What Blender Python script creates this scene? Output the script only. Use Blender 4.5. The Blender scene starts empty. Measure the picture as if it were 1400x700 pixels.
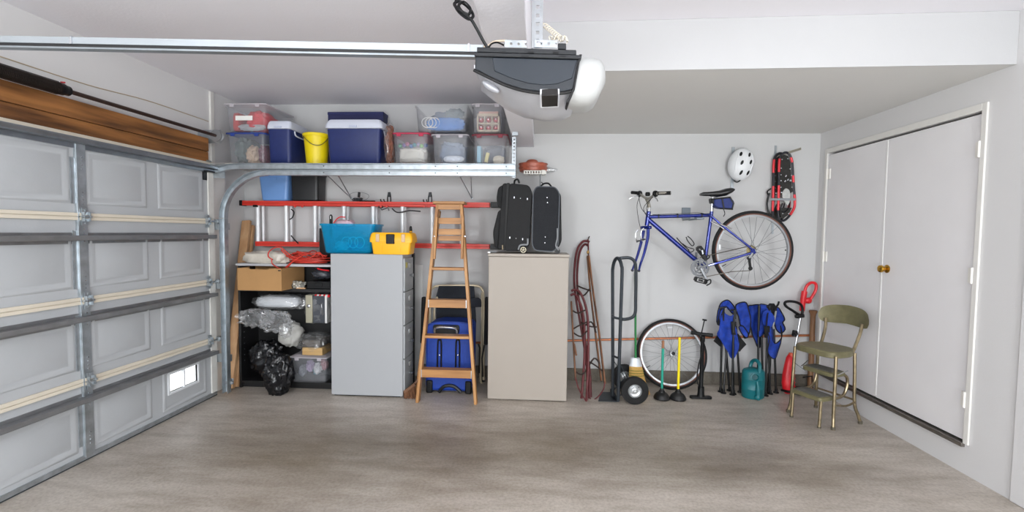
import bpy, bmesh, math, random
from math import pi, sin, cos, radians as rad
from mathutils import Vector, Matrix, noise
random.seed(7)
S = bpy.context.scene
COL = S.collection
# ------------------------------------------------------------------ camera
F, PITCH, YAW, ROLL, CAMZ = 644.0, -.0487, .0575, .0111, 1.5
_x = Vector((cos(YAW), sin(YAW), 0))
_f = Vector((-sin(YAW) * cos(PITCH), cos(YAW) * cos(PITCH), sin(PITCH)))
_u = Vector((sin(YAW) * sin(PITCH), -cos(YAW) * sin(PITCH), cos(PITCH)))
RT = cos(ROLL) * _x + sin(ROLL) * _u
UP = -sin(ROLL) * _x + cos(ROLL) * _u
EYE = Vector((0, 0, CAMZ))
cd = bpy.data.cameras.new('camera')
cd.sensor_width = 36; cd.lens = F / 1400 * 36; cd.clip_start = .02
cam = bpy.data.objects.new('camera', cd); COL.objects.link(cam)
m = Matrix((RT, UP, -_f)).transposed().to_4x4(); m.translation = EYE
cam.matrix_world = m
S.camera = cam
# ------------------------------------------------------------------ daylight, added fill lights, exposure
w = bpy.data.worlds.new('daylight'); S.world = w; w.use_nodes = True
w.node_tree.nodes['Background'].inputs[0].default_value = (.93, .96, 1, 1)
w.node_tree.nodes['Background'].inputs[1].default_value = 3.0
def area(name, loc, target, sx, sy, power, col=(1, 1, 1)):
    l = bpy.data.lights.new(name, 'AREA'); l.shape = 'RECTANGLE'; l.size = sx; l.size_y = sy
    l.energy = power; l.color = col
    o = bpy.data.objects.new(name, l); COL.objects.link(o); o.location = loc
    o.rotation_euler = (Vector(target) - Vector(loc)).to_track_quat('-Z', 'Y').to_euler()
    return o
def point_fill(name, loc, power, r, col):
    l = bpy.data.lights.new(name, 'POINT'); l.energy = power; l.shadow_soft_size = r; l.color = col
    o = bpy.data.objects.new(name, l); COL.objects.link(o); o.location = loc; return o
LC = (.93, .975, 1)
area('daylight_from_open_bay', (.2, -2.6, 1.35), (0, 4.8, 1.45), 5.2, 2.4, 60, LC)
area('ceiling_uplight_fill', (.2, -2.4, .25), (.2, 1.2, 2.8), 4.5, 1.2, 135, LC)  # added unseen uplight that brightens the ceiling
point_fill('room_fill_light', (1.8, -1.2, 2.0), 142, .22, LC)  # two added point lights without fixtures, brightening side walls and ceiling
point_fill('room_fill_light', (-1.6, -1.2, 2.0), 142, .22, LC)
S.view_settings.view_transform = 'Standard'; S.view_settings.look = 'None'
S.view_settings.gamma = 1; S.view_settings.use_curve_mapping = False
S.view_settings.exposure = 0.05
S.cycles.transparent_max_bounces = 48   # many clear bins stand one behind the other
# ------------------------------------------------------------------ pixel rays to world points
def ray(px, py): return _f + RT * ((px - 700) / F) + UP * ((350 - py) / F)
def at(px, py, Y): d = ray(px, py); return EYE + d * (Y / d.y)
def atx(px, py, X): d = ray(px, py); return EYE + d * (X / d.x)
def fl(px, py): d = ray(px, py); return EYE + d * (-CAMZ / d.z)
# ------------------------------------------------------------------ materials
def lin(h):
    h = h.lstrip('#'); c = [int(h[i:i + 2], 16) / 255 for i in (0, 2, 4)]
    return tuple(x / 12.92 if x <= .04045 else ((x + .055) / 1.055) ** 2.4 for x in c) + (1,)
MATS = {}
def pm(name, hexa, rough=.5, metal=0, var=0., vs=8, bump=0., bs=60, alpha=1, hex2=None, stretch=(1, 1, 1), coat=0, trans=0, spec=.5, detail=4):
    if name in MATS: return MATS[name]
    mt = bpy.data.materials.new(name); mt.use_nodes = True; MATS[name] = mt
    nt = mt.node_tree; p = nt.nodes['Principled BSDF']; L = nt.links.new
    c = lin(hexa)
    p.inputs['Base Color'].default_value = c; p.inputs['Roughness'].default_value = rough
    p.inputs['Metallic'].default_value = metal; p.inputs['Alpha'].default_value = alpha
    p.inputs['Coat Weight'].default_value = coat; p.inputs['Transmission Weight'].default_value = trans
    p.inputs['Specular IOR Level'].default_value = spec
    if var or bump or hex2:
        tc = nt.nodes.new('ShaderNodeTexCoord'); mp = nt.nodes.new('ShaderNodeMapping')
        mp.inputs['Scale'].default_value = stretch; L(tc.outputs['Object'], mp.inputs['Vector'])
    if var or hex2:
        n = nt.nodes.new('ShaderNodeTexNoise'); n.inputs['Scale'].default_value = vs; n.inputs['Detail'].default_value = detail
        L(mp.outputs[0], n.inputs['Vector'])
        r = nt.nodes.new('ShaderNodeValToRGB'); r.color_ramp.elements[0].position = .3; r.color_ramp.elements[1].position = .7
        if hex2: a, b = lin(hex2), c
        else: a = tuple(x * (1 - var) for x in c[:3]) + (1,); b = tuple(min(1, x * (1 + var)) for x in c[:3]) + (1,)
        r.color_ramp.elements[0].color = a; r.color_ramp.elements[1].color = b
        L(n.outputs['Fac'], r.inputs[0]); L(r.outputs[0], p.inputs['Base Color'])
    if bump:
        n2 = nt.nodes.new('ShaderNodeTexNoise'); n2.inputs['Scale'].default_value = bs; n2.inputs['Detail'].default_value = 3
        L(mp.outputs[0], n2.inputs['Vector'])
        b = nt.nodes.new('ShaderNodeBump'); b.inputs['Strength'].default_value = bump; b.inputs['Distance'].default_value = .01
        L(n2.outputs['Fac'], b.inputs['Height']); L(b.outputs[0], p.inputs['Normal'])
    return mt
def wood(name, h1, h2, axis=2, scale=14, rough=.5):
    st = [1, 1, 1]; st[axis] = .08
    return pm(name, h1, rough, 0, 0, scale, .12, 40, 1, h2, tuple(st), detail=6)
WALL = pm('wall_paint', 'd9d8d8', .75, 0, .012, 2.2, .05, 90)
CEIL = pm('ceiling_paint', 'edebf0', .8, 0, .012, 2, .12, 55)
TRIMW = pm('trim_white', 'e4e2dd', .5, 0, .015, 6)
DOORP = pm('door_paint', 'ebe9ea', .5, 0, .02, 3)
BLACK = pm('black_plastic', '0d0e10', .45, 0, .2, 12, spec=.35)
BLACKM = pm('black_steel', '131417', .38, .5, .2, 20)
CHROME = pm('bright_steel', 'c9ccd0', .22, 1, .06, 20)
GALV = pm('galvanised_steel', 'b3babf', .38, .85, .18, 18, .03, 90)
DSTEEL = pm('dark_strut_steel', '8b8c8e', .4, .6, .12, 10)
RUBBER = pm('tyre_rubber', '101011', .8, 0, .2, 30, .1, 120)
WHITEP = pm('white_plastic', 'e6e6e4', .4, 0, .02, 8)
GREYP = pm('grey_plastic', '85888b', .45, 0, .05, 10)
CLEAR = pm('clear_plastic', 'cfd3da', .28, 0, .04, 9, 0, 40, .13)
CLEARL = pm('clear_plastic_lid', 'dcd6dc', .3, 0, .03, 9, 0, 40, .45)
FILM = pm('clear_film', 'eef0f2', .12, 0, 0, 9, .9, 26, .13)
FILM2 = pm('milky_film', 'd8d6d0', .25, 0, .1, 14, .8, 30, .6)
NAVY = pm('cooler_blue', '1b2a63', .45, 0, .08, 30, .08, 220)
YELLOW = pm('yellow_plastic', 'f2d912', .4, 0, .04, 10)
AMBER = pm('toolbox_yellow', 'f5b414', .42, 0, .04, 10, .03, 150)
TEALTUB = pm('aqua_clear_plastic', '1490bb', .25, 0, .06, 9, 0, 40, .5)
RED = pm('ladder_red', 'd8392c', .42, 0, .08, 12)
ALU = pm('brushed_aluminium', 'e2e4e6', .4, .2, .05, 20)
REDP = pm('red_plastic', 'd9202a', .35, 0, .05, 12)
def film(name, tint, dif, rough=.08, bump=.8, bs=26, gl=.9, base=.04, through=(.96, .965, .97, 1), ridged=False):
    """thin clear plastic: mostly see-through, a little milky, with mirror-like creases"""
    mt = bpy.data.materials.new(name); mt.use_nodes = True; nt = mt.node_tree; N = nt.nodes; L = nt.links.new
    N.remove(N['Principled BSDF']); out = N['Material Output']
    tc = N.new('ShaderNodeTexCoord'); n = N.new('ShaderNodeTexNoise'); n.inputs['Scale'].default_value = bs; n.inputs['Detail'].default_value = 4; L(tc.outputs['Object'], n.inputs['Vector'])
    if ridged: n.noise_type = 'RIDGED_MULTIFRACTAL'
    b = N.new('ShaderNodeBump'); b.inputs['Strength'].default_value = bump; b.inputs['Distance'].default_value = .02; L(n.outputs['Fac'], b.inputs['Height'])
    t = N.new('ShaderNodeBsdfTransparent'); t.inputs[0].default_value = through
    d = N.new('ShaderNodeBsdfDiffuse'); d.inputs[0].default_value = lin(tint); L(b.outputs[0], d.inputs['Normal'])
    g = N.new('ShaderNodeBsdfGlossy'); g.inputs['Roughness'].default_value = rough; g.inputs[0].default_value = (gl, gl, gl, 1); L(b.outputs[0], g.inputs['Normal'])
    m1 = N.new('ShaderNodeMixShader'); m1.inputs[0].default_value = dif; L(t.outputs[0], m1.inputs[1]); L(d.outputs[0], m1.inputs[2])
    lw = N.new('ShaderNodeLayerWeight'); lw.inputs[0].default_value = .5; L(b.outputs[0], lw.inputs['Normal'])
    fr = N.new('ShaderNodeMath'); fr.operation = 'POWER'; fr.inputs[1].default_value = 4.5; L(lw.outputs['Facing'], fr.inputs[0])
    ad = N.new('ShaderNodeMath'); ad.operation = 'ADD'; ad.use_clamp = True; ad.inputs[1].default_value = base; L(fr.outputs[0], ad.inputs[0])
    m2 = N.new('ShaderNodeMixShader'); L(ad.outputs[0], m2.inputs[0]); L(m1.outputs[0], m2.inputs[1]); L(g.outputs[0], m2.inputs[2]); L(m2.outputs[0], out.inputs['Surface'])
    MATS[name] = mt; return mt
CLEAR = film('clear_bin_plastic', 'e2e4ea', .09, .25, .12, 12, .8, .02)
FILM = film('crumpled_film', 'f4f5f7', .05, .09, 1.0, 9, 1, .09, ridged=True)
TEALTUB = film('aqua_bin_plastic', '16a8d8', .34, .2, .1, 12, .8, .02, (.38, .84, .95, 1))
# ------------------------------------------------------------------ mesh builder (world coordinates)
def rootmat(o):
    while o.parent: o = o.parent
    return o.matrix_basis.copy()
class MB:
    def __init__(s): s.v = []; s.f = []
    def add(s, vs, fs):
        b = len(s.v); s.v += [Vector(v) for v in vs]; s.f += [[b + i for i in f] for f in fs]; return s
    def box(s, x0, x1, y0, y1, z0, z1):
        return s.add([(x, y, z) for z in (z0, z1) for y in (y0, y1) for x in (x0, x1)],
                     [(0, 2, 3, 1), (4, 5, 7, 6), (0, 1, 5, 4), (2, 6, 7, 3), (0, 4, 6, 2), (1, 3, 7, 5)])
    def obox(s, c, d, R=None):
        R = R or Matrix.Identity(3); c = Vector(c)
        vs = [c + R @ Vector((x * d[0] / 2, y * d[1] / 2, z * d[2] / 2)) for z in (-1, 1) for y in (-1, 1) for x in (-1, 1)]
        return s.add(vs, [(0, 2, 3, 1), (4, 5, 7, 6), (0, 1, 5, 4), (2, 6, 7, 3), (0, 4, 6, 2), (1, 3, 7, 5)])
    def bar(s, p0, p1, w, h, side=(0, 1, 0)):
        p0, p1 = Vector(p0), Vector(p1); t = (p1 - p0).normalized(); a = Vector(side); a = (a - t * a.dot(t)).normalized(); b = t.cross(a)
        vs = [p + a * (i * w / 2) + b * (j * h / 2) for p in (p0, p1) for i, j in ((-1, -1), (1, -1), (1, 1), (-1, 1))]
        return s.add(vs, [(3, 2, 1, 0), (4, 5, 6, 7)] + [(k, (k + 1) % 4, 4 + (k + 1) % 4, 4 + k) for k in range(4)])
    def loft(s, rings, caps=True, closed=False):
        n = len(rings[0]); vs = [p for r in rings for p in r]; fs = []
        m_ = len(rings)
        for i in range(m_ if closed else m_ - 1):
            a, b = i * n, ((i + 1) % m_) * n
            fs += [(a + k, a + (k + 1) % n, b + (k + 1) % n, b + k) for k in range(n)]
        if caps and not closed: fs += [tuple(range(n - 1, -1, -1)), tuple((m_ - 1) * n + k for k in range(n))]
        return s.add(vs, fs)
    def tube(s, pts, r, n=8, closed=False, sq=1):
        pts = [Vector(p) for p in pts]; N = len(pts); rs = r if isinstance(r, (list, tuple)) else [r] * N
        rings = []; up = None
        for i, p in enumerate(pts):
            if closed: t = pts[(i + 1) % N] - pts[i - 1]
            else: t = pts[min(i + 1, N - 1)] - pts[max(i - 1, 0)]
            t.normalize()
            if up is None: up = t.orthogonal().normalized()
            up = (up - t * up.dot(t)); up = up.normalized() if up.length > 1e-6 else t.orthogonal().normalized()
            b = t.cross(up)
            rings.append([p + (up * cos(2 * pi * k / n) + b * sin(2 * pi * k / n) * sq) * rs[i] for k in range(n)])
        return s.loft(rings, True, closed)
    def lathe(s, prof, base=(0, 0, 0), axis=(0, 0, 1), n=20, closed=False):
        base = Vector(base); ax = Vector(axis).normalized(); a = ax.orthogonal().normalized(); b = ax.cross(a)
        rings = [[base + ax * h + (a * cos(2 * pi * k / n) + b * sin(2 * pi * k / n)) * max(r, 1e-4) for k in range(n)] for r, h in prof]
        return s.loft(rings, not closed, closed)
    def prism(s, pts, vec):
        pts = [Vector(p) for p in pts]; vec = Vector(vec); n = len(pts)
        return s.add(pts + [p + vec for p in pts], [tuple(range(n - 1, -1, -1)), tuple(range(n, 2 * n))] + [(k, (k + 1) % n, n + (k + 1) % n, n + k) for k in range(n)])
    def blob(s, c, r, seed=0, amp=.25, fr=2.2, nu=24, nv=14, pw=1.0, floor=None):
        c = Vector(c); so = Vector((seed * 7.3, seed * 3.1, seed * 1.7)); rings = []
        for j in range(nv + 1):
            th = pi * j / nv; ring = []
            for k in range(nu):
                ph = 2 * pi * k / nu; d = Vector((sin(th) * cos(ph), sin(th) * sin(ph), -cos(th)))
                e = Vector([math.copysign(abs(q) ** pw, q) for q in d])
                q = 1 + amp * (noise.noise(d * fr + so) + .5 * noise.noise(d * fr * 2.6 + so) + .3 * abs(noise.noise(d * fr * 5 + so)))
                p = c + Vector((e.x * r[0], e.y * r[1], e.z * r[2])) * q
                if floor is not None: p.z = max(p.z, floor)
                ring.append(p)
            rings.append(ring)
        return s.loft(rings)
    def build(s, name, mat, parent=None, smooth=35, bev=0, seg=2, loc=None, sub=0, solid=0):
        vs = s.v
        if parent is not None:
            inv = rootmat(parent).inverted(); vs = [inv @ v for v in vs]
        elif loc is not None: vs = [v - Vector(loc) for v in vs]
        me = bpy.data.meshes.new(name); me.from_pydata([tuple(v) for v in vs], [], s.f)
        bm = bmesh.new(); bm.from_mesh(me)
        if not solid: bmesh.ops.recalc_face_normals(bm, faces=bm.faces)
        bm.to_mesh(me); bm.free()
        if smooth:
            me.shade_smooth(); me.set_sharp_from_angle(angle=rad(smooth))
        me.materials.append(mat)
        o = bpy.data.objects.new(name, me); COL.objects.link(o)
        if parent is not None: o.parent = parent
        elif loc is not None: o.location = loc
        if solid:
            d = o.modifiers.new('solid', 'SOLIDIFY'); d.thickness = solid; d.offset = 0
        if bev:
            d = o.modifiers.new('bevel', 'BEVEL'); d.width = bev; d.segments = seg; d.limit_method = 'ANGLE'; d.angle_limit = rad(40)
        if sub:
            d = o.modifiers.new('sub', 'SUBSURF'); d.levels = sub; d.render_levels = sub
        return o
def tag(o, label=None, cat=None, group=None, kind=None):
    for k, v in (('label', label), ('category', cat), ('group', group), ('kind', kind)):
        if v: o[k] = v
    return o
def thing(name, loc, label, cat, group=None, rz=0):
    o = bpy.data.objects.new(name, None); COL.objects.link(o); o.location = loc; o.rotation_euler = (0, 0, rz)
    o.empty_display_size = .05
    return tag(o, label, cat, group)
def struct(mb, name, mat, **k): return tag(mb.build(name, mat, **k), kind='structure')
def structroot(name, loc):
    o = bpy.data.objects.new(name, None); COL.objects.link(o); o.location = loc; return tag(o, kind='structure')
def rr(cx, cy, wx, wy, r, z, n=4):      # rounded rectangle ring
    r = min(r, wx / 2 - 1e-4, wy / 2 - 1e-4); out = []
    for qx, qy, a0 in ((1, 1, 0), (-1, 1, 90), (-1, -1, 180), (1, -1, 270)):
        for k in range(n + 1):
            a = rad(a0 + 90 * k / n); out.append(Vector((cx + qx * (wx / 2 - r) + r * cos(a), cy + qy * (wy / 2 - r) + r * sin(a), z)))
    return out
def smooth_path(pts, n=6, closed=False):
    P = [Vector(p) for p in pts]; out = []; N = len(P)
    for i in range(N if closed else N - 1):
        p0, p1, p2, p3 = (P[(i - 1) % N], P[i], P[(i + 1) % N], P[(i + 2) % N]) if closed else (P[max(i - 1, 0)], P[i], P[i + 1], P[min(i + 2, N - 1)])
        for k in range(n):
            t = k / n
            out.append(.5 * (2 * p1 + (p2 - p0) * t + (2 * p0 - 5 * p1 + 4 * p2 - p3) * t * t + (3 * p1 - p0 - 3 * p2 + p3) * t ** 3))
    if not closed: out.append(P[-1])
    return out
def px(pts, Y): return [at(p[0], p[1], p[2] if len(p) > 2 else Y) for p in pts]
def sheet(mb, outline, cuts=3, fn=None):
    """filled outline, finely cut, then bent out of its plane by fn(point) -> y offset"""
    bm = bmesh.new(); vs = [bm.verts.new(p) for p in outline]; bm.faces.new(vs)
    bmesh.ops.triangulate(bm, faces=bm.faces)
    for _ in range(cuts): bmesh.ops.subdivide_edges(bm, edges=[e for e in bm.edges if e.calc_length() > .02], cuts=1, use_grid_fill=True)
    bmesh.ops.triangulate(bm, faces=bm.faces)
    bm.verts.ensure_lookup_table(); bm.verts.index_update()
    V = [v.co.copy() for v in bm.verts]
    if fn:
        for v in V: v.y += fn(v)
    mb.add(V, [[v.index for v in f.verts] for f in bm.faces]); bm.free(); return mb
def tub(mb, cx, cy, wx, wy, z0, z1, r=.03, taper=.9, t=.004, rim=.012):
    """hollow tapered tub with a rolled rim"""
    wx0, wy0 = wx * taper, wy * taper; zb = z1 - .018
    R = [rr(cx, cy, wx0 - .02, wy0 - .02, r, z0), rr(cx, cy, wx0, wy0, r, z0 + .012), rr(cx, cy, wx - .004, wy - .004, r, zb), rr(cx, cy, wx + rim, wy + rim, r, zb),
         rr(cx, cy, wx + rim, wy + rim, r, z1), rr(cx, cy, wx - 2 * t, wy - 2 * t, r, z1), rr(cx, cy, wx0 - 2 * t, wy0 - 2 * t, r, z0 + .018), rr(cx, cy, wx0 - .03, wy0 - .03, r, z0 + t + .004)]
    return mb.loft(R)
# ================================================================== SETTING
XR, YB, XL, ZC, ZS = 2.72, 4.80, -3.10, 2.80, 2.50
# concrete floor
def concrete(name, base, dark, light, rough=.42):
    mt = bpy.data.materials.new(name); mt.use_nodes = True; nt = mt.node_tree; L = nt.links.new; p = nt.nodes['Principled BSDF']
    tc = nt.nodes.new('ShaderNodeTexCoord')
    def noi(scale, det, st=(1, 1, 1)):
        mp = nt.nodes.new('ShaderNodeMapping'); mp.inputs['Scale'].default_value = st; L(tc.outputs['Object'], mp.inputs['Vector'])
        n = nt.nodes.new('ShaderNodeTexNoise'); n.inputs['Scale'].default_value = scale; n.inputs['Detail'].default_value = det; n.inputs['Roughness'].default_value = .62
        L(mp.outputs[0], n.inputs['Vector']); return n.outputs['Fac']
    def ramp(fac, stops):
        r = nt.nodes.new('ShaderNodeValToRGB')
        while len(r.color_ramp.elements) < len(stops): r.color_ramp.elements.new(.5)
        for e, (po, c) in zip(r.color_ramp.elements, stops): e.position = po; e.color = lin(c)
        L(fac, r.inputs[0]); return r.outputs[0]
    def mix(fac, a, b, mode='MULTIPLY'):
        m_ = nt.nodes.new('ShaderNodeMix'); m_.data_type = 'RGBA'; m_.blend_type = mode
        m_.inputs[0].default_value = fac; L(a, m_.inputs[6]); L(b, m_.inputs[7]); return m_.outputs[2]
    big = ramp(noi(.75, 5, (.55, 1.3, 1)), ((.32, dark), (.52, base), (.72, light)))
    streak = ramp(noi(4, 8, (.6, 2.2, 1)), ((.34, 'd6d2cb'), (.6, 'ffffff')))
    fine = ramp(noi(55, 8), ((.3, 'b5b0a8'), (.58, 'ffffff')))
    if rough < .5:   # dark smudges plus falloff of light painted into the middle of the bay
        def smudge_shade(cx, cy, sx, sy):
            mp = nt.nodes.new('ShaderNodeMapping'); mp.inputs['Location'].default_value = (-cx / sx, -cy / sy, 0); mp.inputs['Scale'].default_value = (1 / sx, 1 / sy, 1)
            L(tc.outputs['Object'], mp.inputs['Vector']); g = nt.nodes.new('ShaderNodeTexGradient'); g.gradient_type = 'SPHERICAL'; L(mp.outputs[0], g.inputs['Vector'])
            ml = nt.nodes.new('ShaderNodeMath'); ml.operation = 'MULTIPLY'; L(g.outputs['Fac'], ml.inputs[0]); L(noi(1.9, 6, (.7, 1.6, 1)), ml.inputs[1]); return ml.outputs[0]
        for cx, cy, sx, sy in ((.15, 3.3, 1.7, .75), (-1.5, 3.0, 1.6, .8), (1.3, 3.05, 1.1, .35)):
            big = mix(1, big, ramp(smudge_shade(cx, cy, sx, sy), ((.0, 'ffffff'), (.5, 'bdb7ad'))))
    c = mix(.8, big, streak); c = mix(.5, c, fine)
    L(c, p.inputs['Base Color'])
    rr_ = nt.nodes.new('ShaderNodeMapRange'); rr_.inputs[3].default_value = rough - .08; rr_.inputs[4].default_value = rough + .2
    L(noi(2.2, 5), rr_.inputs[0]); L(rr_.outputs[0], p.inputs['Roughness'])
    b = nt.nodes.new('ShaderNodeBump'); b.inputs['Strength'].default_value = .12; b.inputs['Distance'].default_value = .004
    L(noi(40, 6), b.inputs['Height']); L(b.outputs[0], p.inputs['Normal'])
    return mt
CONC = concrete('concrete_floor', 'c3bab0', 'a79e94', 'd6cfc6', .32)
CURB = concrete('concrete_footing', '7b756b', '565149', '928b80', .8)
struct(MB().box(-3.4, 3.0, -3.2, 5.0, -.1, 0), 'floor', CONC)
struct(MB().box(-3.2, 2.86, YB, YB + .1, 0, 2.9), 'wall_back', pm('wall_paint_darkened', 'c8c8c8', .75, 0, .012, 2.2, .05, 90))  # darker copy of the wall paint, dimming painted into this wall
struct(MB().box(-3.1, XR, YB - .018, YB - .001, 0, .125), 'trim_1', CURB, bev=.004)
mb = MB().box(XL - .1, XL, -3.1, 4.9, 2.06, 2.9)
mb.box(XL - .1, XL, 4.26, 4.9, 0, 2.06).box(XL - .1, XL, -3.1, -.86, 0, 2.06)
struct(mb, 'wall_left', WALL)
mb = MB().box(-3.0, -2.965, 4.05, 4.30, 0, 2.1).box(XL + .001, -3.0, 4.262, 4.30, 0, 2.1).box(XL + .001, -2.965, -.93, -.86, 0, 2.1)
struct(mb, 'trim_2', TRIMW, bev=.002)
struct(MB().box(XL + .001, XL + .02, 4.29, 4.335, 2.1, 2.79), 'trim_3', TRIMW, bev=.002)
# wooden header over the garage door
HW = wood('header_timber', 'a8703c', '3f220d', 1, 17, .55)
hd = structroot('trim_4', (-2.97, 1.6, 2.2))
for z0, z1, x in ((2.10, 2.196, -2.972), (2.199, 2.316, -2.969)):
    MB().box(-3.099, x, -.9, 4.098, z0, z1).build('board', HW, hd, bev=.003)
struct(MB().box(-3.3, 2.9, -3.2, 5.0, ZC, ZC + .1), 'ceiling', CEIL)
struct(MB().prism([(-.066, 2.985, ZS), (XR, 2.92, ZS), (XR, 4.799, ZS), (-.066, 4.799, ZS)], (0, 0, .299)), 'ceiling_soffit', pm('soffit_paint', 'd9d8d5', .75, 0, .012, 2, .05, 90))
struct(MB().prism([(-.066, 2.9845, ZS - .001), (XR - .001, 2.9195, ZS - .001), (XR - .001, 2.9135, ZS - .001), (-.066, 2.9785, ZS - .001)], (0, 0, .30)), 'soffit_face_dimmer', pm('soffit_face_dimmed', 'bfbfc0', .75, 0, .012, 2.2, .05, 90))  # added thin sheet, painted darker to tone down the overlit soffit face
struct(MB().box(-.262, -.067, -3.1, 4.799, 2.365, 2.799), 'ceiling_beam', CEIL, bev=.006)
struct(MB().box(-3.2, 2.86, -3.2, -3.1, 0, 2.9), 'wall_front', WALL)
# right wall with the double door opening
D0, D1, DB, DT = 3.10, 4.66, .205, 2.285
mb = MB().box(XR, XR + .1, -3.1, D0, 0, 2.9).box(XR, XR + .1, D1, 4.9, 0, 2.9).box(XR, XR + .1, D0, D1, DT, 2.9).box(XR, XR + .1, D0, D1, 0, DB - .035)
struct(mb, 'wall_right', WALL)
struct(MB().box(2.708, XR - .001, -1.0, 2.79, 0, ZC - .001), 'wall_right_pier', WALL, bev=.004)
struct(MB().box(XR + .102, XR + .14, D0 - .1, D1 + .1, 0, DT + .1), 'door_light_block', TRIMW)  # unseen backing added to stop world light leaking round the doors
# casing, threshold, the two door leaves
struct(MB().box(XR - .014, XR - .0005, D0 - .035, D0, DB - .01, DT + .045).box(XR - .014, XR - .0005, D1, D1 + .035, DB - .01, DT + .045).box(XR - .014, XR - .0005, D0, D1, DT, DT + .045), 'trim_5', TRIMW, bev=.003)
struct(MB().box(XR - .022, XR + .09, D0 - .002, D1 + .002, DB - .034, DB - .006), 'trim_6', pm('threshold_metal', '7d7872', .4, .7, .15, 20), bev=.003)
mb = MB().box(XR + .05, XR + .09, D0 + .001, D0 + .012, DB, DT - .001).box(XR + .05, XR + .09, D1 - .012, D1 - .001, DB, DT - .001).box(XR + .05, XR + .09, D0 + .012, D1 - .012, DT - .012, DT - .001)
struct(mb, 'trim_7', pm('door_stop_dark', '54402c', .6))
for nm, y0, y1, side in (('door_1', D0 + .006, 3.905, 0), ('door_2', 3.917, D1 - .006, 1)):
    r = structroot(nm, (XR + .02, y0, DB))
    MB().box(XR + .004, XR + .044, y0, y1, DB + .006, DT - .016).build('door_leaf', DOORP, r, bev=.003)
    hy = D0 if side == 0 else D1
    for hz in (2.05, 1.265, .475) if side == 0 else (2.09, 1.31, .45):
        hy2 = hy + (.004 if side == 0 else -.004); h = MB().lathe([(.009, -.05), (.009, .05)], (XR - .012, hy2, hz), n=10); h.box(XR - .006, XR + .0035, min(hy2, hy2 + (.034 if side == 0 else -.034)), max(hy2, hy2 + (.034 if side == 0 else -.034)), hz - .047, hz + .047)
        h.build('hinge', pm('painted_hinge', 'efece6', .4), r)
    if side == 0:
        MB().lathe([(.0, .0), (.032, .0), (.032, .004), (.024, .009), (.011, .013), (.011, .028), (.024, .034), (.029, .045), (.026, .058), (.012, .064), (0, .065)], (XR + .003, 3.845, 1.252), (-1, 0, 0), 20).build('door_knob', pm('brass', 'c89a3c', .22, 1, .05, 20), r)
        MB().box(XR + .0005, XR + .0035, 3.897, 3.911, DB + .02, DT - .02).build('astragal', pm('astragal_white', 'f2f1ef', .4), r)
# ------------------------------------------------------------------ sectional garage door
GP = pm('garage_door_paint', 'b2b5b8', .5, 0, .025, 4, .05, 70)
BEIGE = pm('beige_joint', 'd9d0bf', .5, 0, .03, 8)
XD = -2.91
gd = structroot('door_3', (XD, 4.06, 0))
ZSEC = [.025, .516, 1.038, 1.574, 2.045]
cols = [(2.884, 3.347), (3.437, 3.95), (2.20, 2.772), (1.52, 2.09), (.84, 1.41), (.16, .73), (-.52, .05)]
cols = [(3.447, 3.93), (2.878, 3.345), (2.205, 2.772), (1.63, 2.10), (.97, 1.53), (.40, .87), (-.3, .3)]
WIN = (3.515, 3.822, .205, .348)
def ring_panel(mb, y0, y1, z0, z1, x):
    def R(d, h): return [(x + h, y0 + d, z0 + d), (x + h, y1 - d, z0 + d), (x + h, y1 - d, z1 - d), (x + h, y0 + d, z1 - d)]
    return mb.loft([R(0, -.002), R(0, .0), R(.010, .006), R(.022, .006), R(.040, .0012), R(.05, .0012), R(.056, .003)], True)
for i in range(4):
    z0, z1 = ZSEC[i] + .004, ZSEC[i + 1] - .004
    mb = MB()
    if i == 0:
        mb.box(XD - .018, XD, -.82, WIN[0], z0, z1).box(XD - .018, XD, WIN[1], 4.06, z0, z1).box(XD - .018, XD, WIN[0], WIN[1], z0, WIN[2]).box(XD - .018, XD, WIN[0], WIN[1], WIN[3], z1)
    else: mb.box(XD - .018, XD, -.82, 4.06, z0, z1)
    sec = mb.build('door_section', GP, gd, smooth=0)
    for k, (a, b) in enumerate(cols):
        pz0, pz1 = z0 + (.04 if i == 0 else .075), z1 - (.11 if i < 3 else .045)
        if i == 0: pz1 = z1 - .125
        if i == 0 and k == 0:
            mb = MB()
            def Rg(d, h): return [(XD + h, a + d, pz0 + d), (XD + h, b - d, pz0 + d), (XD + h, b - d, pz1 - d), (XD + h, a + d, pz1 - d)]
            mb.loft([Rg(0, .0), Rg(.01, .006), Rg(.022, .006), Rg(.034, .0005)], False); mb.build('panel_moulding', GP, sec)
        else: ring_panel(MB(), a, b, pz0, pz1, XD).build('raised_panel', GP, sec)
    if i > 0:   # joint strips
        zz = ZSEC[i]
        mb = MB().box(XD + .001, XD + .016, -.82, 4.03, zz + .002, zz + .023).box(XD + .001, XD + .016, -.82, 4.03, zz - .023, zz - .002)
        mb.box(XD + .001, XD + .011, -.82, 4.03, zz - .002, zz + .002)
        mb.build('joint_strip', BEIGE, gd, smooth=0, bev=.003)
fr = MB()
y0, y1, z0, z1 = WIN
for q in ((y0 - .018, y0, z0 - .018, z1 + .018), (y1, y1 + .018, z0 - .018, z1 + .018), (y0, y1, z0 - .018, z0), (y0, y1, z1, z1 + .018), ((y0 + y1) / 2 - .006, (y0 + y1) / 2 + .006, z0, z1)):
    fr.box(XD - .020, XD + .008, q[0], q[1], q[2], q[3])
wf = fr.build('window_frame', pm('window_frame_white', 'd9dcdf', .5), gd, bev=.002)
for a, b in ((y0, (y0 + y1) / 2 - .006), ((y0 + y1) / 2 + .006, y1)):
    MB().box(XD - .012, XD - .009, a, b, z0, z1).build('pane', pm('window_glass', 'ffffff', .05, 0, 0, 1, 0, 1, .12), wf, smooth=0)
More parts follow.
